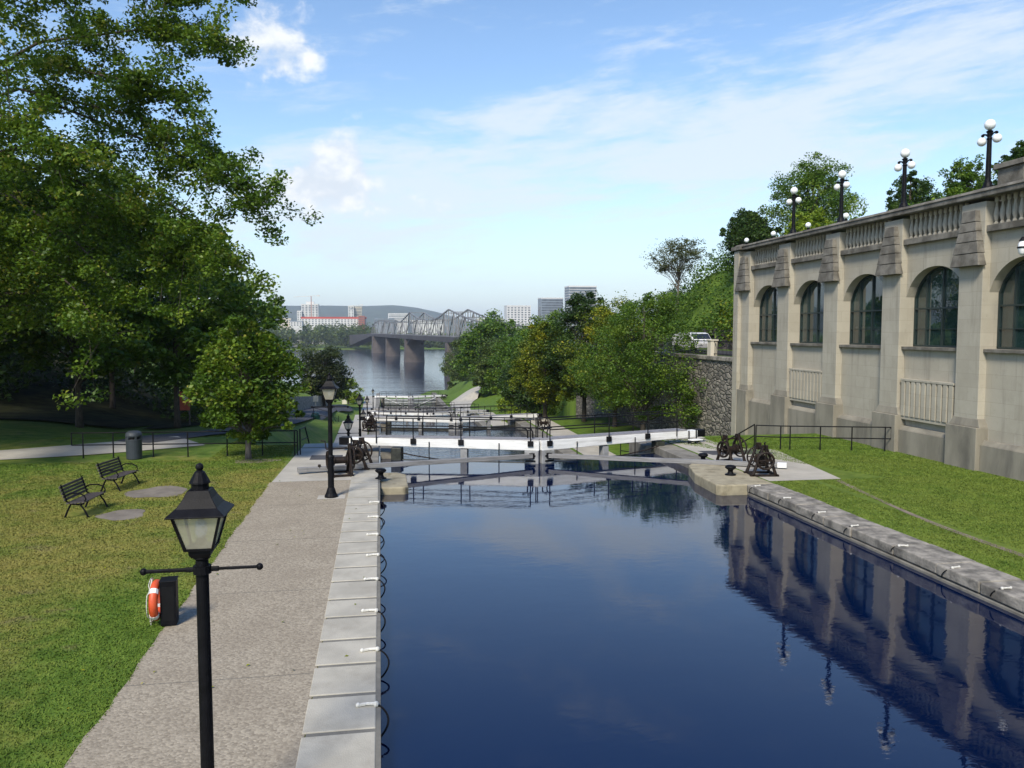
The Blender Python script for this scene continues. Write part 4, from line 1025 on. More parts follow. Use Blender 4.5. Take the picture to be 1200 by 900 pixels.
# ------------------------------------------------------------------ foliage
def leaves(centers, radii, counts, size, rng, up=0.5, droop=0.0):
    """leaf-sized diamonds spread through each clump; returns verts, quads, tint"""
    P = []; T = []
    for (c, r, n) in zip(centers, radii, counts):
        u = rng.normal(size=(n, 3)); u /= np.linalg.norm(u, axis=1)[:, None]; rr = rng.random(n) ** 0.42
        q = u * rr[:, None] * np.asarray(r)
        q[:, 2] -= droop * (q[:, 0] ** 2 + q[:, 1] ** 2) / max(r[0], .01)
        P.append(q + np.asarray(c)); T.append(np.clip(rng.normal(.5, .17, n) + rng.normal(0, .16), 0, 1))
    P = np.concatenate(P); T = np.concatenate(T); n = len(P)
    nrm = rng.normal(size=(n, 3)); nrm /= np.linalg.norm(nrm, axis=1)[:, None]; nrm[:, 2] = np.abs(nrm[:, 2]) + up; nrm /= np.linalg.norm(nrm, axis=1)[:, None]
    a = np.cross(nrm, rng.normal(size=(n, 3))); a /= np.linalg.norm(a, axis=1)[:, None]; b = np.cross(nrm, a)
    s = size * (0.65 + 0.7 * rng.random(n))[:, None]
    bend = nrm * s * 0.12
    V = np.stack([P - a * s * .55, P + b * s * .36 + bend, P + a * s * .55 - bend, P - b * s * .36 + bend], 1).reshape(-1, 3)
    Q = np.arange(4 * n).reshape(n, 4)
    return V, Q, T
def leaf_object(name, V, Q, T, m, parent=None):
    me = np_mesh(name, V, Q); me.materials.append(m)
    at = me.attributes.new('tint', 'FLOAT', 'FACE'); at.data.foreach_set('value', T.astype(np.float32))
    o = bpy.data.objects.new(name, me); COL.objects.link(o)
    if parent: o.parent = parent
    return o
def tree(loc, lobes, trunk_h, trunk_r, label, m, n_clump, per, size, seed, name='broadleaf_tree', bark='bark', group=None, clump=.34, flat=.62, limb_frac=.5, lean=(0, 0), inner=.5, up=.5, extra=None, droop=0.1, cat='tree', twigs=False):
    """lobes: ellipsoids (x,y,z,rx,ry,rz) in local metres that the crown fills"""
    rng = np.random.default_rng(seed)
    t_ = thing(name, loc, label, cat, group)
    vol = np.array([l[3] * l[4] * l[5] for l in lobes]); vol = vol ** .7; vol /= vol.sum()
    C = []; Rr = []; N = []
    for li, l in enumerate(lobes):
        k = max(2, int(round(n_clump * vol[li])))
        for _ in range(k):
            u = rng.normal(size=3); u /= np.linalg.norm(u); rad = (inner + (1 - inner) * rng.random()) ** .8 * (0.86 + .18 * rng.random())
            C.append(np.array(l[:3]) + u * rad * np.array(l[3:])); s_ = clump * min(l[3], l[4], l[5] * 1.3) * (.6 + .8 * rng.random())
            Rr.append((s_ * (.85 + .4 * rng.random()), s_ * (.85 + .4 * rng.random()), s_ * flat)); N.append(max(6, int(per * (.5 + rng.random()))))
    if extra:
        for (c, r, n) in extra: C.append(np.array(c)); Rr.append(r); N.append(n)
    V, Q, T = leaves(C, Rr, N, size, rng, up, droop)
    tr = MB(); top = Vector((lean[0], lean[1], trunk_h))
    pts = [Vector((0, 0, -.3)), Vector((lean[0] * .1, lean[1] * .1, trunk_h * .08)), Vector((lean[0] * .3 + .08 * trunk_r, lean[1] * .3, trunk_h * .4)), Vector((lean[0] * .65, lean[1] * .65, trunk_h * .72)), top]
    tr.tube(pts, [trunk_r * 1.5, trunk_r * 1.08, trunk_r * .85, trunk_r * .6, trunk_r * .22], 9)
    n_main = len(C) - (len(extra) if extra else 0)
    for i, c in enumerate(C[:n_main]):
        if rng.random() > limb_frac: continue
        f = min(.92, max(.22, (c[2] * .62) / trunk_h)) * (.8 + .2 * rng.random())
        s_ = Vector((lean[0] * f, lean[1] * f, trunk_h * f)); e_ = Vector(c); mid = s_.lerp(e_, .5) + Vector((0, 0, (e_ - s_).length * .10))
        r0 = trunk_r * (.16 + .22 * (1 - f))
        tr.tube([s_, s_.lerp(mid, .5), mid, e_], [r0, r0 * .8, r0 * .55, r0 * .14], 5, False)
        if twigs:
            for _ in range(3):
                e2 = e_ + Vector(rng.normal(size=3)) * Rr[i][0] * .6; tr.tube([mid, mid.lerp(e2, .6) + Vector((0, 0, .1)), e2], [r0 * .3, r0 * .2, r0 * .08], 4, False)
    tr.build('trunk', bark, t_, 0, True, None, 0, False)
    leaf_object('crown', V, Q, T, L[m], t_)
    return t_

# big maple whose boughs hang over the left lawn
rng = np.random.default_rng(11)
KM = 1.3
def mfar(p): return (p[0] * KM, p[1] * KM, 5.3 + (p[2] - 5.3) * KM)
ML = Vector((-17.5 * KM, 31.0 * KM, 0.2))
def bough(pts, n, r, size_per):
    """a line of small leaf clumps along a bough"""
    P = [np.array(p, float) - np.array(ML) for p in pts]; out = []
    for i in range(n):
        f = i / max(1, n - 1) * (len(P) - 1); k = min(int(f), len(P) - 2); q = P[k] * (1 - (f - k)) + P[k + 1] * (f - k)
        s_ = r * (1.1 - .42 * i / n) * (.8 + .4 * rng.random())
        q = q + rng.normal(size=3) * s_ * .35
        out.append((tuple(q), (s_ * 1.2, s_ * 1.1, s_ * .72), int(size_per * (.7 + .6 * rng.random()))))
    return out
BOUGHS = [[(-17, 31, 16.5), (-11, 28, 19.5), (-7, 27, 21.0), (-4.3, 26.5, 21.6)], [(-17, 31, 14), (-10.8, 28.6, 16.2), (-6.3, 27.2, 16.0), (-4.6, 26.7, 15.6)], [(-16, 31, 12), (-10.5, 28.2, 13.0), (-6.6, 27, 12.0), (-4.5, 26.6, 10.9)],
          [(-16, 31, 10.2), (-9.8, 28.4, 10.6), (-7.0, 27.4, 9.2), (-5.2, 26.9, 7.8)], [(-16, 31, 10), (-10.5, 27.4, 9.5), (-8.4, 26.6, 8.0), (-6.5, 26.2, 6.0)], [(-17, 31, 15.2), (-11, 28.5, 17.6), (-6.0, 27, 17.3), (-4.2, 26.5, 17.5)], [(-16, 31, 12.5), (-10.5, 28.5, 14.6), (-6.8, 27, 14.7), (-4.3, 26.3, 14.2)], [(-16, 31, 12.8), (-10, 28.5, 14.0), (-6.5, 27, 13.0), (-4.9, 26.4, 12.3)],
          [(-16, 31, 11), (-10, 28.5, 12.6), (-6.2, 27.2, 11.0), (-4.2, 26.4, 9.8), (-3.3, 26, 9.2)], [(-16, 31, 10.5), (-9.5, 28, 11.4), (-6.5, 27, 10.0), (-4.5, 26.4, 8.3), (-3.9, 26.1, 7.2)],
          [(-16, 31, 9.5), (-10, 28, 9.8), (-7, 27.3, 8.4), (-5, 27, 6.9)], [(-16, 31, 9), (-11, 27.5, 8.8), (-8.5, 26.5, 6.6), (-7.4, 26, 5.0)], [(-16, 31, 15), (-10, 29, 18.5), (-6.5, 28, 19.6), (-4.6, 27, 19.8)],
          [(-17, 30, 9), (-13.0, 26, 8.0), (-11.5, 24.5, 5.8), (-11.0, 24, 4.0)], [(-17, 30, 14), (-13, 26, 15.4), (-10, 24.5, 15.2), (-7.8, 24, 14.6)], [(-17, 30, 12), (-12.5, 26.5, 12.2), (-9.5, 25, 11.3), (-7.3, 24.5, 10.2)]]
ex = []
BOUGHS = [[mfar((x - (.25 if b_[-1][2] in (9.2, 9.8, 14.2, 17.5) else .8), y_, z)) for x, y_, z in b_] for b_ in BOUGHS]
TWIGS = []
for bgh in BOUGHS:
    ex += bough(bgh, 34, .66, 95)
    P = [Vector(p) for p in bgh]
    for i in range(1, len(P) - 1):
        for _ in range(9):
            f = rng.random(); q = P[i].lerp(P[i + 1], f); sc = 1.5 - .5 * (i + f) / len(P)
            e_ = q + Vector((rng.normal() * .6 + .3, rng.normal() * 1.1, rng.normal() * .9 - .3)) * sc; TWIGS.append((q - ML, e_ - ML))
            for g_ in (.55, 1.0):
                c_ = q.lerp(e_, g_) - ML; r_ = (.42 + .3 * rng.random()) * (1.15 - .35 * g_); ex.append((tuple(c_), (r_ * 1.2, r_ * 1.2, r_ * .85), int(100 * (.6 + .8 * rng.random()))))
big = tree(tuple(ML), [(x * KM, y_ * KM, 5.1 + (z - 5.3) * KM, a_ * KM, b_ * KM, c_ * KM) for x, y_, z, a_, b_, c_ in [(2.0, -2, 7.4, 6.8, 5.5, 2.9), (4.6, -2.0, 7.6, 4.6, 4.2, 2.4), (-3, -4, 6.4, 5, 4, 2.6), (1.0, -4.5, 7.2, 4.6, 2.2, 2.2), (-2, -2, 11.0, 6.0, 5, 2.4), (0.4, -1.5, 16.8, 5.2, 5, 2.4), (4.0, -3, 11.2, 4.0, 3.0, 1.4), (-0.5, -2, 20.5, 5.8, 5, 2.4)]],
           24, .42, 'huge green maple filling the upper left, its boughs hanging over the lawn', 'maple', 460, 290, .15, 5, 'maple_tree', 'bark', None, .30, .68, .16, (.5, -.5), .35, .35, ex, .12)
bl = MB()
for bgh in BOUGHS:
    P = [Vector(p) - ML for p in bgh]; bl.tube([P[0] + Vector((-.3, .2, -1))] + P, [.15, .10, .06, .04, .014][:len(P) + 1] if len(P) == 4 else [.15, .10, .07, .045, .025, .01], 6, False)
for q, e_ in TWIGS: bl.tube([q, q.lerp(e_, .5) + Vector((0, 0, .08)), e_], [.02, .013, .005], 4, False)
bl.build('bough', 'bark', big, 0, True, None, 0, False)

# small round tree by the railing
tree((-5.4, 33.8, 0), [(0, 0, 3.4, 2.45, 2.3, 2.3), (.1, 0, 1.9, 2.2, 2.1, 1.0), (0.15, 0, 4.7, 1.6, 1.5, 1.35)], 4.6, .11, 'small round green tree growing at the left railing', 'maple', 190, 105, .16, 21, 'round_tree', 'pale_bark', None, .25, .7, .5, (0, 0), .3)
# woodland behind the left lawn
wood = [((-24, 48), 17, 6.5, 'deep', 'dark tree at the far left behind the lawn mound'), ((-17.5, 50), 15.5, 6.0, 'maple', 'tall green tree left of the thin trunk under the wood edge'), ((-13.0, 54), 14.5, 5.0, 'green', 'green woodland tree directly behind the small round tree, left side'),
        ((-31, 60), 20, 7.5, 'deep', 'tall dark tree on the left hill behind the maple'), ((-20, 64), 19, 6.5, 'deep', 'dark woodland tree behind the notice board'), ((-14.2, 70), 15.0, 5.0, 'maple', 'green tree rising right of the left wood, above the round tree'),
        ((-13.8, 88), 14.5, 4.8, 'green', 'farther green tree at the right end of the left wood'), ((-24, 84), 18, 7, 'deep', 'dark tree deep in the left wood'), ((-40, 50), 16, 7, 'deep', 'dark tree beyond the left edge of the lawn')]
for i, ((x, y_), h_, rr, mm, lb) in enumerate(wood):
    z = tz(x, y_)
    tree((x, y_, z), [(0, 0, h_ * .62, rr, rr * .9, h_ * .34), (rr * .25, -rr * .3, h_ * .36, rr * .8, rr * .75, h_ * .17), (-rr * .3, -rr * .2, h_ * .8, rr * .6, rr * .6, h_ * .18)], h_ * .85, .17, lb, mm, 95, 130, .34, 40 + i, 'broadleaf_tree', 'bark', 'trees of the left wood', .30, .6, .35)
M['litter'] = mat('shaded_leaf_litter', (0.018, 0.020, 0.009), 0.95, 0, 0.4, 1.0, 0.8, 12, (0.03, 0.032, 0.013), 0.1, 'World')  # leaf litter, its colour darkened to carry the shade under the trees
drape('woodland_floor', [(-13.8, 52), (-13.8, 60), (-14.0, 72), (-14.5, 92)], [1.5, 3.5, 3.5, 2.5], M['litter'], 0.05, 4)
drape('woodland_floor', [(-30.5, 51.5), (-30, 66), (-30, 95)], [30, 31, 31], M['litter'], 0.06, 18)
# undergrowth closing the wood behind
V, Q, T = leaves([(x, y_, tz(x, y_) + zz) for (x, y_, zz) in [(-46 + k * 1.15 + rng.normal() * .5, 66 + 10 * math.sin(k * .9) + 4 * rng.random() + (0 if k < 26 else 14), .6 + 2.6 * rng.random()) for k in range(30)]] if False else [(x, y_, tz(x, y_) + zz) for (x, y_, zz) in [(-46 + 34 * rng.random(), 60 + 26 * rng.random(), .8 + 5.5 * rng.random()) for k in range(90)]], [(2.4, 2.0, 2.0)] * 90, [260] * 90, .36, rng)
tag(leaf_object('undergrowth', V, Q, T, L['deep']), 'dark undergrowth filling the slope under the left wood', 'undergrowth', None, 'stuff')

# trees near the river end, left
tree((-10.2, 146, tz(-10.2, 146)), [(0, 0, 6.6, 4.7, 4.3, 4.4), (.6, 0, 3.8, 4.2, 4, 2.4)], 9, .4, 'dark bronze round tree behind the second lamp post', 'bronze', 110, 110, .42, 71, 'round_tree')
tree((-6.6, 168, tz(-6.6, 168)), [(0, 0, 3.0, 2.9, 2.6, 2.4), (.8, 0, 1.5, 2.6, 2.4, 1.3), (-.6, 0, 4.2, 1.7, 1.6, 1.3)], 3.6, .16, 'bright yellow-green shrub tree by the left cream pier', 'lime', 60, 75, .34, 72, 'shrub_tree', 'bark', None, .3)
# right bank trees
rtrees = [((19.3, 56.5), -3.2, 12.2, 5.2, 'green', 'broad green tree in front of the rubble wall, rightmost of the bank trees', .15, 330), ((20.3, 67), -3.2, 12.2, 4.7, 'yellow', 'yellow-topped green tree left of the rightmost bank tree', .18, 200),
          ((18.7, 71.5), -3.2, 13.0, 3.8, 'deep', 'darkest tall pointed tree in the middle of the right bank', .19, 230), ((15.7, 75), -3.6, 10.8, 3.3, 'yellow', 'small golden yellow tree left of the dark pointed tree', .19, 200),
          ((22.7, 105), -6.3, 15.4, 6.0, 'green', 'tall mid green tree behind the golden tree', .28, 150), ((17.8, 92), -6.4, 11.5, 3.6, 'deep', 'dark green tree behind the golden tree at its left', .26, 140), ((20.5, 122), -8.8, 14.5, 4.4, 'green', 'green tree at the left end of the near right bank', .30, 120)]
for i, ((x, y_), z, h_, rr, mm, lb, sz, per) in enumerate(rtrees):
    lob = [(0, 0, h_ * .58, rr, rr, h_ * .33), (rr * .25, -rr * .3, h_ * .34, rr * .85, rr * .8, h_ * .18), (-rr * .35, 0, h_ * .42, rr * .75, rr * .7, h_ * .2), (0, 0, h_ * .82, rr * .55, rr * .55, h_ * .17), (0, 0, h_ * .74, rr * .62, rr * .62, h_ * .2)]
    tree((x, y_, z - .3), lob, h_ * .85, .2, lb, mm, 165, per * .85, sz * .9, 80 + i, 'broadleaf_tree', 'bark', 'trees on the right bank', .27, .7, .35)
# river bank trees further off
for i, (px_, y_, h_, rr, mm, lb) in enumerate(((26, 205, 17, 6.5, 'green', 'pale green riverside tree left of the bank wood'), (34, 235, 22, 7.5, 'green', 'broad riverside tree in the middle of the far right bank'), (31, 300, 25, 8, 'far', 'olive green riverside tree at the water end of the right bank'),
                                              (44, 330, 28, 10, 'green', 'tall dull green riverside tree behind the others on the right bank'), (45, 262, 24, 9, 'deep', 'dark riverside tree beside the golden tree, far off'), (44, 410, 24, 9, 'far', 'farthest riverside tree on the right bank beneath the bridge'), (58, 480, 26, 11, 'far', 'riverside tree at the foot of the bridge on the right'), (24.5, 170, 13, 4.6, 'far', 'loose riverside tree just behind the right cream pier'), (33, 180, 15, 6.0, 'green', 'round riverside tree right of the right cream pier'))):
    z = max(tz(px_, y_), -23.5)
    tree((px_, y_, z), [(0, 0, h_ * .52, rr, rr, h_ * .44), (-rr * .4, -rr * .3, h_ * .3, rr * .8, rr * .7, h_ * .26), (rr * .4, -rr * .2, h_ * .66, rr * .6, rr * .6, h_ * .24)], h_ * .8, .4, lb, mm, 110, 80, .62, 120 + i, 'broadleaf_tree', 'bark', 'riverside trees of the far right bank', .30, .7, .2)
# bushes by the right railing
for i, (x, y_, rr, lb) in enumerate(((18.5, 112, 1.8, 'light green bush beyond the second gate, leftmost'), (21, 104, 2.2, 'light green bush in front of the golden tree'), (17.4, 101, 1.5, 'low light green bush by the far railing'))):
    tree((x, y_, level(np.array([y_]))[0] - .1), [(0, 0, rr * .6, rr * 1.3, rr, rr * .75)], rr, .05, lb, 'lime', 30, 70, .25, 150 + i, 'bush', 'bark', 'light green bushes on the right bank', .4, .7, .2, cat='bush')
# hill behind: shrubs, bare tree, terrace trees
C = []; RR = []; NN = []
for k in range(420):
    x = 30.4 + rng.random() ** 1.6 * 22; y_ = 50 + rng.random() * 75
    C.append((x, y_, tz(x, y_) + .4 + rng.random() * .9)); RR.append((1.9, 1.9, 1.0 + rng.random() * .8)); NN.append(150)
V, Q, T = leaves(C, RR, NN, .26, rng)
tag(leaf_object('hillside_shrubs', V, Q, T, L['green']), 'green shrubs covering the slope left of the limestone wall end', 'shrubs', None, 'stuff')
C = []; RR = []
for k in range(26):
    y_ = 49 + k * 1.0; x = 30.3 + rng.random() * 2.2; C.append((x, y_, tz(x, y_) + .3)); RR.append((1.4, 1.2, .9))
V, Q, T = leaves(C, RR, [120] * len(C), .26, rng)
tag(leaf_object('dry_scrub', V, Q, T, L['yellow']), 'dry yellowish scrub above the dark rock face', 'scrub', None, 'stuff')
rk = MB(); vs = []; nx_, nz_ = 40, 8
for i in range(nx_ + 1):
    for j in range(nz_ + 1):
        yy = 47.6 + i * 1.1; zz = 3.3 + j * .26; vs.append((29.6 + j * .14 + rng.normal() * .22, yy, zz + rng.normal() * .12))
rk.add(vs, [(i * (nz_ + 1) + j, (i + 1) * (nz_ + 1) + j, (i + 1) * (nz_ + 1) + j + 1, i * (nz_ + 1) + j + 1) for i in range(nx_) for j in range(nz_)])
tag(rk.build('rock_face', 'rock', None, 0, False, None, 0, False), 'dark rock face behind the fence above the rubble wall', 'rock face', None, 'structure')

tree((32.9, 85, tz(32.9, 85)), [(0, 0, 6.4, 3.6, 3.3, 2.2), (-1.4, 0, 5.4, 2.4, 2.2, 1.4), (1.4, 0, 6.8, 2.4, 2.2, 1.4)], 6.0, .13, 'half bare thin tree on the hill left of the limestone wall', 'sparse', 130, 46, .17, 170, 'sparse_tree', 'pale_bark', None, .3, .6, .38, (.2, 0), .25, .5, None, .1, 'tree', True)
tt = [((39.2, 68), 9.4, 12.0, 4.9, 'green', 'big airy green tree behind the parapet lamps', .19, 210, .4), ((35.2, 72), 8.8, 8.6, 3.0, 'deep', 'dark dense tree behind the far end of the limestone wall', .22, 220, .3), ((36.2, 63), 9.4, 6.4, 2.4, 'lime', 'bright yellow-green tree below the big airy tree', .19, 190, .3),
      ((41.8, 58), 9.4, 9.0, 2.6, 'deep', 'pointed dark green tree right of the big airy tree', .18, 210, .3), ((35.6, 44), 9.4, 6.6, 2.0, 'green', 'light airy tree between the two nearest parapet lamps', .15, 90, .5), ((28.2, 31.5), 9.4, 4.3, 1.3, 'deep', 'dark treetop peeking over the raised pier at the right edge', .14, 90, .3)]
for i, ((x, y_), z, h_, rr, mm, lb, sz, per, lf) in enumerate(tt):
    pt = .35 if 'pointed' in lb else .6
    lob = [(0, 0, h_ * .55, rr, rr, h_ * .34), (-rr * .4, 0, h_ * .7, rr * pt, rr * pt, h_ * .22), (rr * .4, 0, h_ * .62, rr * .6, rr * .6, h_ * .24), (0, 0, h_ * .84, rr * pt, rr * pt, h_ * .16)]
    tree((x, y_, z), lob, h_ * .85, .2, lb, mm, 190, per * .6, sz * .9, 190 + i, 'broadleaf_tree', 'bark', 'trees behind the limestone wall', .24, .85, lf * .6, (0, 0), .15, .2)

# lawn grass: short blades near the camera
def blades(name, label, x0, x1, y0, y1, n, ok, hmax=.032):
    x = x0 + (x1 - x0) * rng.random(n); f = rng.random(n) ** 1.6; y_ = y0 + (y1 - y0) * f
    k = ok(x, y_); x, y_ = x[k], y_[k]; n = len(x)
    a = rng.random(n) * 2 * PI; wd = .006 + .008 * rng.random(n) + .0007 * y_; h_ = hmax * (.4 + .6 * rng.random(n)); ln = rng.normal(size=(n, 2)) * .02
    dx, dy = np.cos(a) * wd, np.sin(a) * wd; z = terrain(x, y_)
    V = np.stack([np.stack([x - dx, y_ - dy, z - .005], 1), np.stack([x + dx, y_ + dy, z - .005], 1), np.stack([x + ln[:, 0], y_ + ln[:, 1], z + h_], 1)], 1).reshape(-1, 3)
    me = np_mesh(name, V, np.arange(3 * n).reshape(n, 3)); me.materials.append(M['blade'])
    o = bpy.data.objects.new(name, me); COL.objects.link(o); return tag(o, label, 'grass', None, 'stuff')
def okl(x, y_):
    e = -3.80 + .02 * np.sin(y_ * 1.7) + .02 * np.sin(y_ * 5.1)
    return (x < e - .01) & (((x + 7.35) / .62) ** 2 + ((y_ - 24.05) / .72) ** 2 > 1) & (((x + 7.25) / .95) ** 2 + ((y_ - 27.3) / .95) ** 2 > 1) & ((x + 8.5) ** 2 + (y_ - 24.5) ** 2 > .3) & ((x + 3.8) ** 2 + (y_ - 14.85) ** 2 > .05)
blades('lawn_grass', 'short dry grass of the left lawn', -16, -3.7, 8, 43, 380000, lambda x, y_: okl(x, y_) & ~((y_ > 34) & (y_ < 41.5) & (x < -7)))
blades('bank_grass', 'short green grass on the right lawn', 13.47, 22.2, 11, 37, 200000, lambda x, y_: ~((y_ > 25.7) & (x < 13.4 + (33 - y_) * .45 + 1.3)) & (np.abs(x - 15.1) > .14))

# ------------------------------------------------------------------ far shore: bridge, buildings, hills
br = thing('truss_bridge', (31, 736, 0), 'long grey steel truss bridge on stone piers crossing the river', 'bridge')
bo_ = Vector((31, 736, 0)); bd = Vector((31, -312, 0)).normalized(); bn_ = Vector((-bd.y, bd.x, 0))
def bp(y_, off, z):
    """point on the bridge at the given northing"""
    t_ = (736 - y_) / -bd.y; return Vector((31, 736, 0)) + bd * t_ + bn_ * off + Vector((0, 0, z)) - bo_
top = [(1100, 1.5), (1075, 11), (1050, 14.5), (1020, 16), (990, 17), (960, 17), (930, 16.5), (900, 15), (870, 14), (840, 13.5), (810, 13), (785, 13), (765, 15), (740, 18), (716, 21), (692, 18), (668, 15.5), (644, 13.8), (620, 13), (600, 12.8), (580, 13.2), (562, 14.8), (545, 17), (528, 19), (511, 17), (494, 15), (476, 13), (455, 11.2), (430, 9.5), (405, 8), (385, 6)]
for off in (-6.5, 6.5):
    tm = MB()
    for i in range(len(top)):
        y_, z = top[i]; a, b = bp(y_, off, 1.0), bp(y_, off, z)
        tm.tube([a, b], .42, 4, False)
        if i:
            y0, z0 = top[i - 1]; tm.tube([bp(y0, off, z0), b], .6, 4, False); tm.tube([bp(y0, off, 1.0), a], .5, 4, False)
            tm.tube([bp(y0, off, z0), a] if i % 2 else [bp(y0, off, 1.0), b], .34, 4, False)
            if abs(z - z0) > 1.2 or z > 15: tm.tube([bp((y0 + y_) / 2, off, 1.0), bp((y0 + y_) / 2, off, (z + z0) / 2)], .26, 4, False)
    tm.build('truss', 'steel', br, 0, False, None, 0, False)
for y_, z in top[2::2]: MB().tube([bp(y_, -6.5, z), bp(y_, 6.5, z)], .35, 4, False).build('cross_brace', 'steel', br, 0, False, None, 0, False)
dm = MB(); a, b = bp(1140, 0, 0), bp(380, 0, 0)
vs = [a + bn_ * o_ + Vector((0, 0, z)) for o_, z in ((-8.5, -2.6), (8.5, -2.6), (8.5, .9), (-8.5, .9))] + [b + bn_ * o_ + Vector((0, 0, z)) for o_, z in ((-8.5, -2.6), (8.5, -2.6), (8.5, .9), (-8.5, .9))]
dm.add(vs, [(0, 1, 2, 3), (7, 6, 5, 4), (0, 4, 5, 1), (1, 5, 6, 2), (2, 6, 7, 3), (3, 7, 4, 0)]); dm.build('deck', 'deck_dark', br)
ap = MB(); a, b = bp(1085, 0, 0), Vector((-44, 1290, -3)) - bo_; n2 = Vector((-(b - a).y, (b - a).x, 0)).normalized()
vs = [a + n2 * o_ + Vector((0, 0, z)) for o_, z in ((-8, -2.4), (8, -2.4), (8, .8), (-8, .8))] + [b + n2 * o_ + Vector((0, 0, z)) for o_, z in ((-8, -18), (8, -18), (8, .6), (-8, .6))]
ap.add(vs, [(0, 1, 2, 3), (7, 6, 5, 4), (0, 4, 5, 1), (1, 5, 6, 2), (2, 6, 7, 3), (3, 7, 4, 0)]); ap.build('approach', 'deck_dark', br)
ang = math.atan2(bd.y, bd.x)
for y_, ln, wd in ((1052, 17, 20), (905, 9, 16), (736, 10, 18), (528, 10, 18), (392, 14, 18)):
    c_ = bp(y_, 0, -14); MB().box(c_, (ln, wd, 22.4), ang, (.86, .92)).build('pier', 'pier', br)
vb = MB()
for off in (-6.5, 6.5):
    for s_ in (-1, 1): vb.tube([bp(736, off, -8), bp(736 + 26 * s_, off, -2)], .8, 4, False); vb.tube([bp(736 + 13 * s_, off, -5), bp(736 + 13 * s_, off, -2)], .6, 4, False)
vb.build('knee_brace', 'deck_dark', br)

PSI, TH = R(9.441), R(3.875)
FW = np.array([math.sin(PSI) * math.cos(TH), math.cos(PSI) * math.cos(TH), -math.sin(TH)]); RT = np.array([math.cos(PSI), -math.sin(PSI), 0]); UP = np.cross(RT, FW)
def at(px_, py_, Y):
    """real position of a far landmark measured in the photograph at a known distance"""
    d = FW * 930 + RT * (px_ - 600) - UP * (py_ - 450); t_ = Y / d[1]; return d * t_ + np.array([0, 0, 5.3])
def far_block(name, x0, x1, y0, Y, label, wall_m, roof_m=None, depth=None, win=None, base=-22.0, roof_h=1.5, grp='buildings on the far shore'):
    a, b = at(x0, y0, Y), at(x1, y0, Y); wd = b[0] - a[0]; h_ = a[2] - base; dp = depth or wd * .7
    t_ = thing(name, ((a[0] + b[0]) / 2, Y + dp / 2, base), label, 'building', grp)
    MB().box((0, 0, h_ / 2), (wd, dp, h_)).build('wall', wall_m, t_)
    MB().box((0, 0, h_ + roof_h / 2), (wd * 1.01, dp * 1.01, roof_h)).build('roof', roof_m or wall_m, t_)
    if win:
        nx, nz, mode = win; wm = MB()
        for j in range(nz):
            z = h_ - (j + .6) * min(3.4, h_ / (nz + .5))
            if mode == 'band': wm.box((0, -dp / 2 - .05, z), (wd * .94, .12, 1.5))
            else:
                for i in range(nx): wm.box((-wd / 2 + wd * (i + .5) / nx, -dp / 2 - .05, z), (wd / nx * .5, .12, 1.7))
        wm.build('windows', 'far_pane', t_)
        for s_ in (-1, 1): MB().box((s_ * (wd / 2 + .04), 0, h_ * .6), (.1, dp * .8, h_ * .5)).build('side_glazing', 'far_pane', t_) if mode == 'band' else None
    return t_, h_, wd, dp
t_, h_, wd, dp = far_block('tower_block', 353, 373, 357, 1650, 'pale tower block under the crane on the far shore', 'far_white', None, None, (5, 8, 'grid'))
MB().box((0, 0, h_ + 4), (wd * .45, dp * .4, 5)).build('penthouse', 'far_white', t_)
far_block('stair_tower', 348, 353.5, 365, 1640, 'narrow white block left of the pale tower under the crane', 'far_white', None, 12, (2, 7, 'grid'))
far_block('red_roof_block', 353, 429, 373.5, 1500, 'long low white block with a red top on the far shore', 'far_white', 'far_red', 22, (20, 4, 'grid'), -22, 3.5)
far_block('brick_block', 420, 427.5, 371, 1480, 'red brick block at the right end of the red topped building', 'far_brick', None, 20, (4, 5, 'grid'))
far_block('slim_tower', 408, 414.5, 359, 1800, 'slim white tower beside the grey one behind the red topped building', 'far_white', None, 18, (2, 10, 'grid'))
far_block('grey_tower', 414.5, 424, 360, 1810, 'greyish tower touching the slim white one on the far shore', 'far_cream', None, 18, (4, 10, 'band'))
far_block('cream_house', 327, 341, 374, 1350, 'cream gabled building at the left of the far shore', 'far_cream', None, 24, (5, 3, 'grid'))
far_block('pale_shed', 340, 354, 377, 1340, 'low pale shed between cream building and red topped block', 'far_white', 'far_grey', 24, (4, 2, 'grid'))
far_block('office_block', 455, 478, 368, 1700, 'white banded office block behind the bridge', 'far_white', None, 40, (1, 5, 'band'))
far_block('low_office', 438, 462, 374, 1690, 'lower grey green office left of the banded one behind the bridge', 'far_grey', None, 40, (1, 3, 'band'))
far_block('hall', 478, 520, 376, 1750, 'long pale hall showing through the bridge trusses', 'far_white', None, 40, (1, 2, 'band'))
far_block('hall', 560, 590, 374, 1900, 'pale low block right of the bridge trusses', 'far_cream', None, 40, (1, 2, 'band'))
far_block('apartment_block', 594, 622, 359, 1150, 'white apartment block with dark window columns above the right trees', 'far_white', None, None, (7, 12, 'grid'))
far_block('glass_tower', 634, 660, 350, 1050, 'lower glass tower rising left of the tallest one', 'far_grey', 'far_white', None, (1, 16, 'band'))
t_, h_, wd, dp = far_block('glass_tower', 667, 699, 336, 1000, 'tallest grey glass tower above the right trees', 'far_grey', 'far_white', None, (1, 18, 'band'))
fl = MB()
for j in range(18): fl.box((0, 0, h_ - j * 3.3), (wd * 1.03, dp * 1.03, .7))
fl.build('floor_slab', 'far_white', t_)
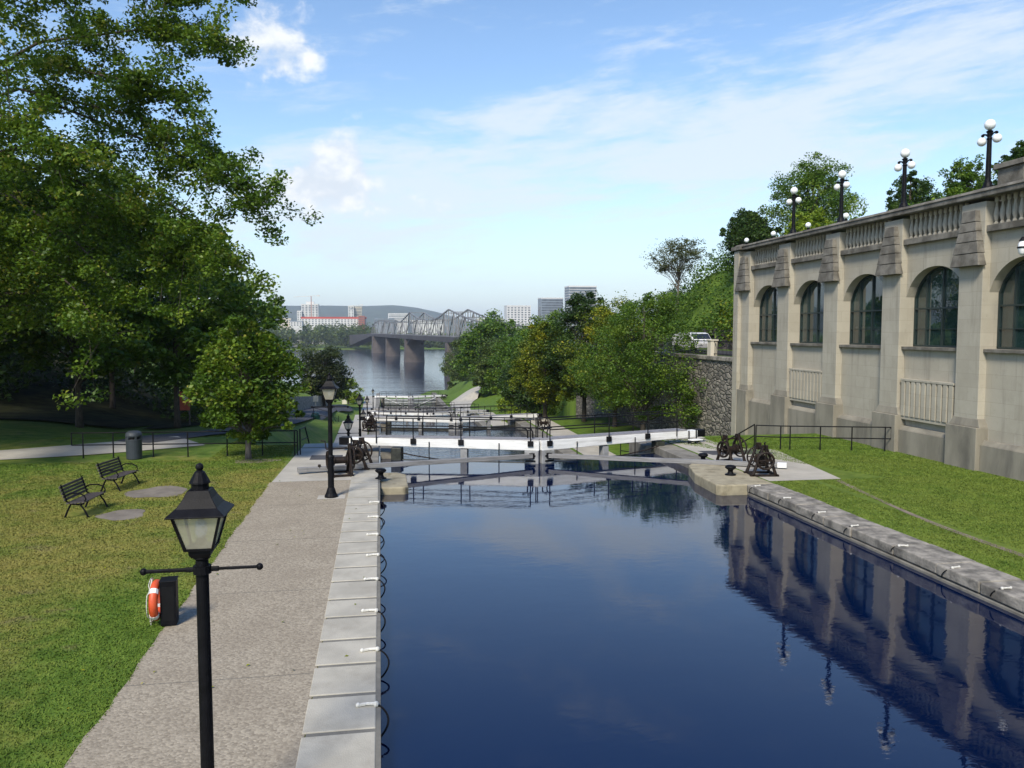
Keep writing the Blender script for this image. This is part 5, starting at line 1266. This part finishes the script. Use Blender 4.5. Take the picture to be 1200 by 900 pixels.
for lab, px_, top_, bot, jib, Y in (('tower crane standing over the pale tower', 365, 347, 372, (344, 373), 1630), ('small crane jib over the slim white tower', 414, 358, 362, (408, 424), 1795)):
    a, b = at(px_, top_, Y), at(px_, bot, Y); t_ = thing('tower_crane', tuple(b), lab, 'crane', 'cranes on the far shore')
    MB().tube([(0, 0, 0), (0, 0, a[2] - b[2])], .9, 4).build('mast', 'far_brick' if Y < 1700 else 'far_white', t_)
    l, r_ = at(jib[0], top_ + 1.0, Y) - b, at(jib[1], top_ - .5, Y) - b
    MB().tube([l, (0, 0, a[2] - b[2]), r_], .8, 4).box(r_, (5, 2.5, 3.0)).build('jib', 'far_white', t_)
# far shore wood: reads as one mass
C = []; RR = []; NN = []
for k in range(820):
    y_ = 1262 + rng.random() ** 1.5 * 420; px_ = 180 + rng.random() * 520; c_ = at(px_, 400, y_); s_ = 9 + rng.random() * 9
    if 448 < px_ < 535 and y_ < 1400: s_ *= .55
    hi_ = rng.random() ** 1.1 * (25 if px_ < 436 else 7)
    C.append((c_[0], y_, -22 + s_ * .45 + hi_)); RR.append((s_ * .85, s_ * .7, s_ * .75)); NN.append(90)
V, Q, T = leaves(C, RR, NN, 3.6, rng)
tag(leaf_object('far_shore_wood', V, Q, T, L['far']), 'hazy tree belt along the far shore of the river', 'wood', None, 'stuff')
# hills on the horizon
HX = np.linspace(-8800, 8800, 240); HY = np.array([5600, 6000, 6500, 7000, 7600, 8400])
prof = np.interp(HX, [-8800, -5000, -3500, -2400, -1600, -1000, -200, 120, 330, 520, 700, 900, 1300, 2500, 4000, 8800], [150, 190, 215, 205, 222, 214, 220, 218, 196, 160, 100, 60, 40, 30, 40, 20])
prof = prof + 5 * np.sin(HX / 230.) + 3 * np.sin(HX / 97.)
wt = np.array([0, .35, .72, 1.0, .9, 0])
X2, Y2 = np.meshgrid(HX, HY); Z2 = -22 + (prof[None, :] + 22) * wt[:, None]
M['hill'] = mat('hill_forest', (0.045, 0.065, 0.03), 0.95, 0, .3, 0.01, 0, 1, None, .1, 'World')
tag(grid_mesh('hills', X2, Y2, Z2, M['hill']), kind='structure')

# ------------------------------------------------------------------ the air
hz = bpy.data.materials.new('haze_air'); hz.use_nodes = True; nt = hz.node_tree
for n_ in list(nt.nodes):
    if n_.type == 'BSDF_PRINCIPLED': nt.nodes.remove(n_)
pv = nt.nodes.new('ShaderNodeVolumePrincipled'); pv.inputs['Color'].default_value = (0.80, 0.88, 1.0, 1); pv.inputs['Density'].default_value = 0.00009; pv.inputs['Anisotropy'].default_value = 0.0
nt.links.new(pv.outputs[0], nt.nodes['Material Output'].inputs['Volume'])
tag(MB().box((0, 5950, 115), (18000, 12100, 290)).build('haze', hz), kind='stuff')

n = 170; x = np.where(rng.random(n) < .8, -14 + 10 * rng.random(n), -3.6 + 3.4 * rng.random(n)); y_ = 10 + 22 * rng.random(n) ** 1.3
V, Q, T = leaves([(a_, b_, .03 if a_ < -3.9 else .028) for a_, b_ in zip(x, y_)], [(.01, .01, .004)] * n, [1] * n, .06, rng, 4.0)
tag(leaf_object('fallen_leaves', V, Q, T, L['yellow']), 'a few small fallen leaves scattered over lawn and path', 'fallen leaves', None, 'stuff')
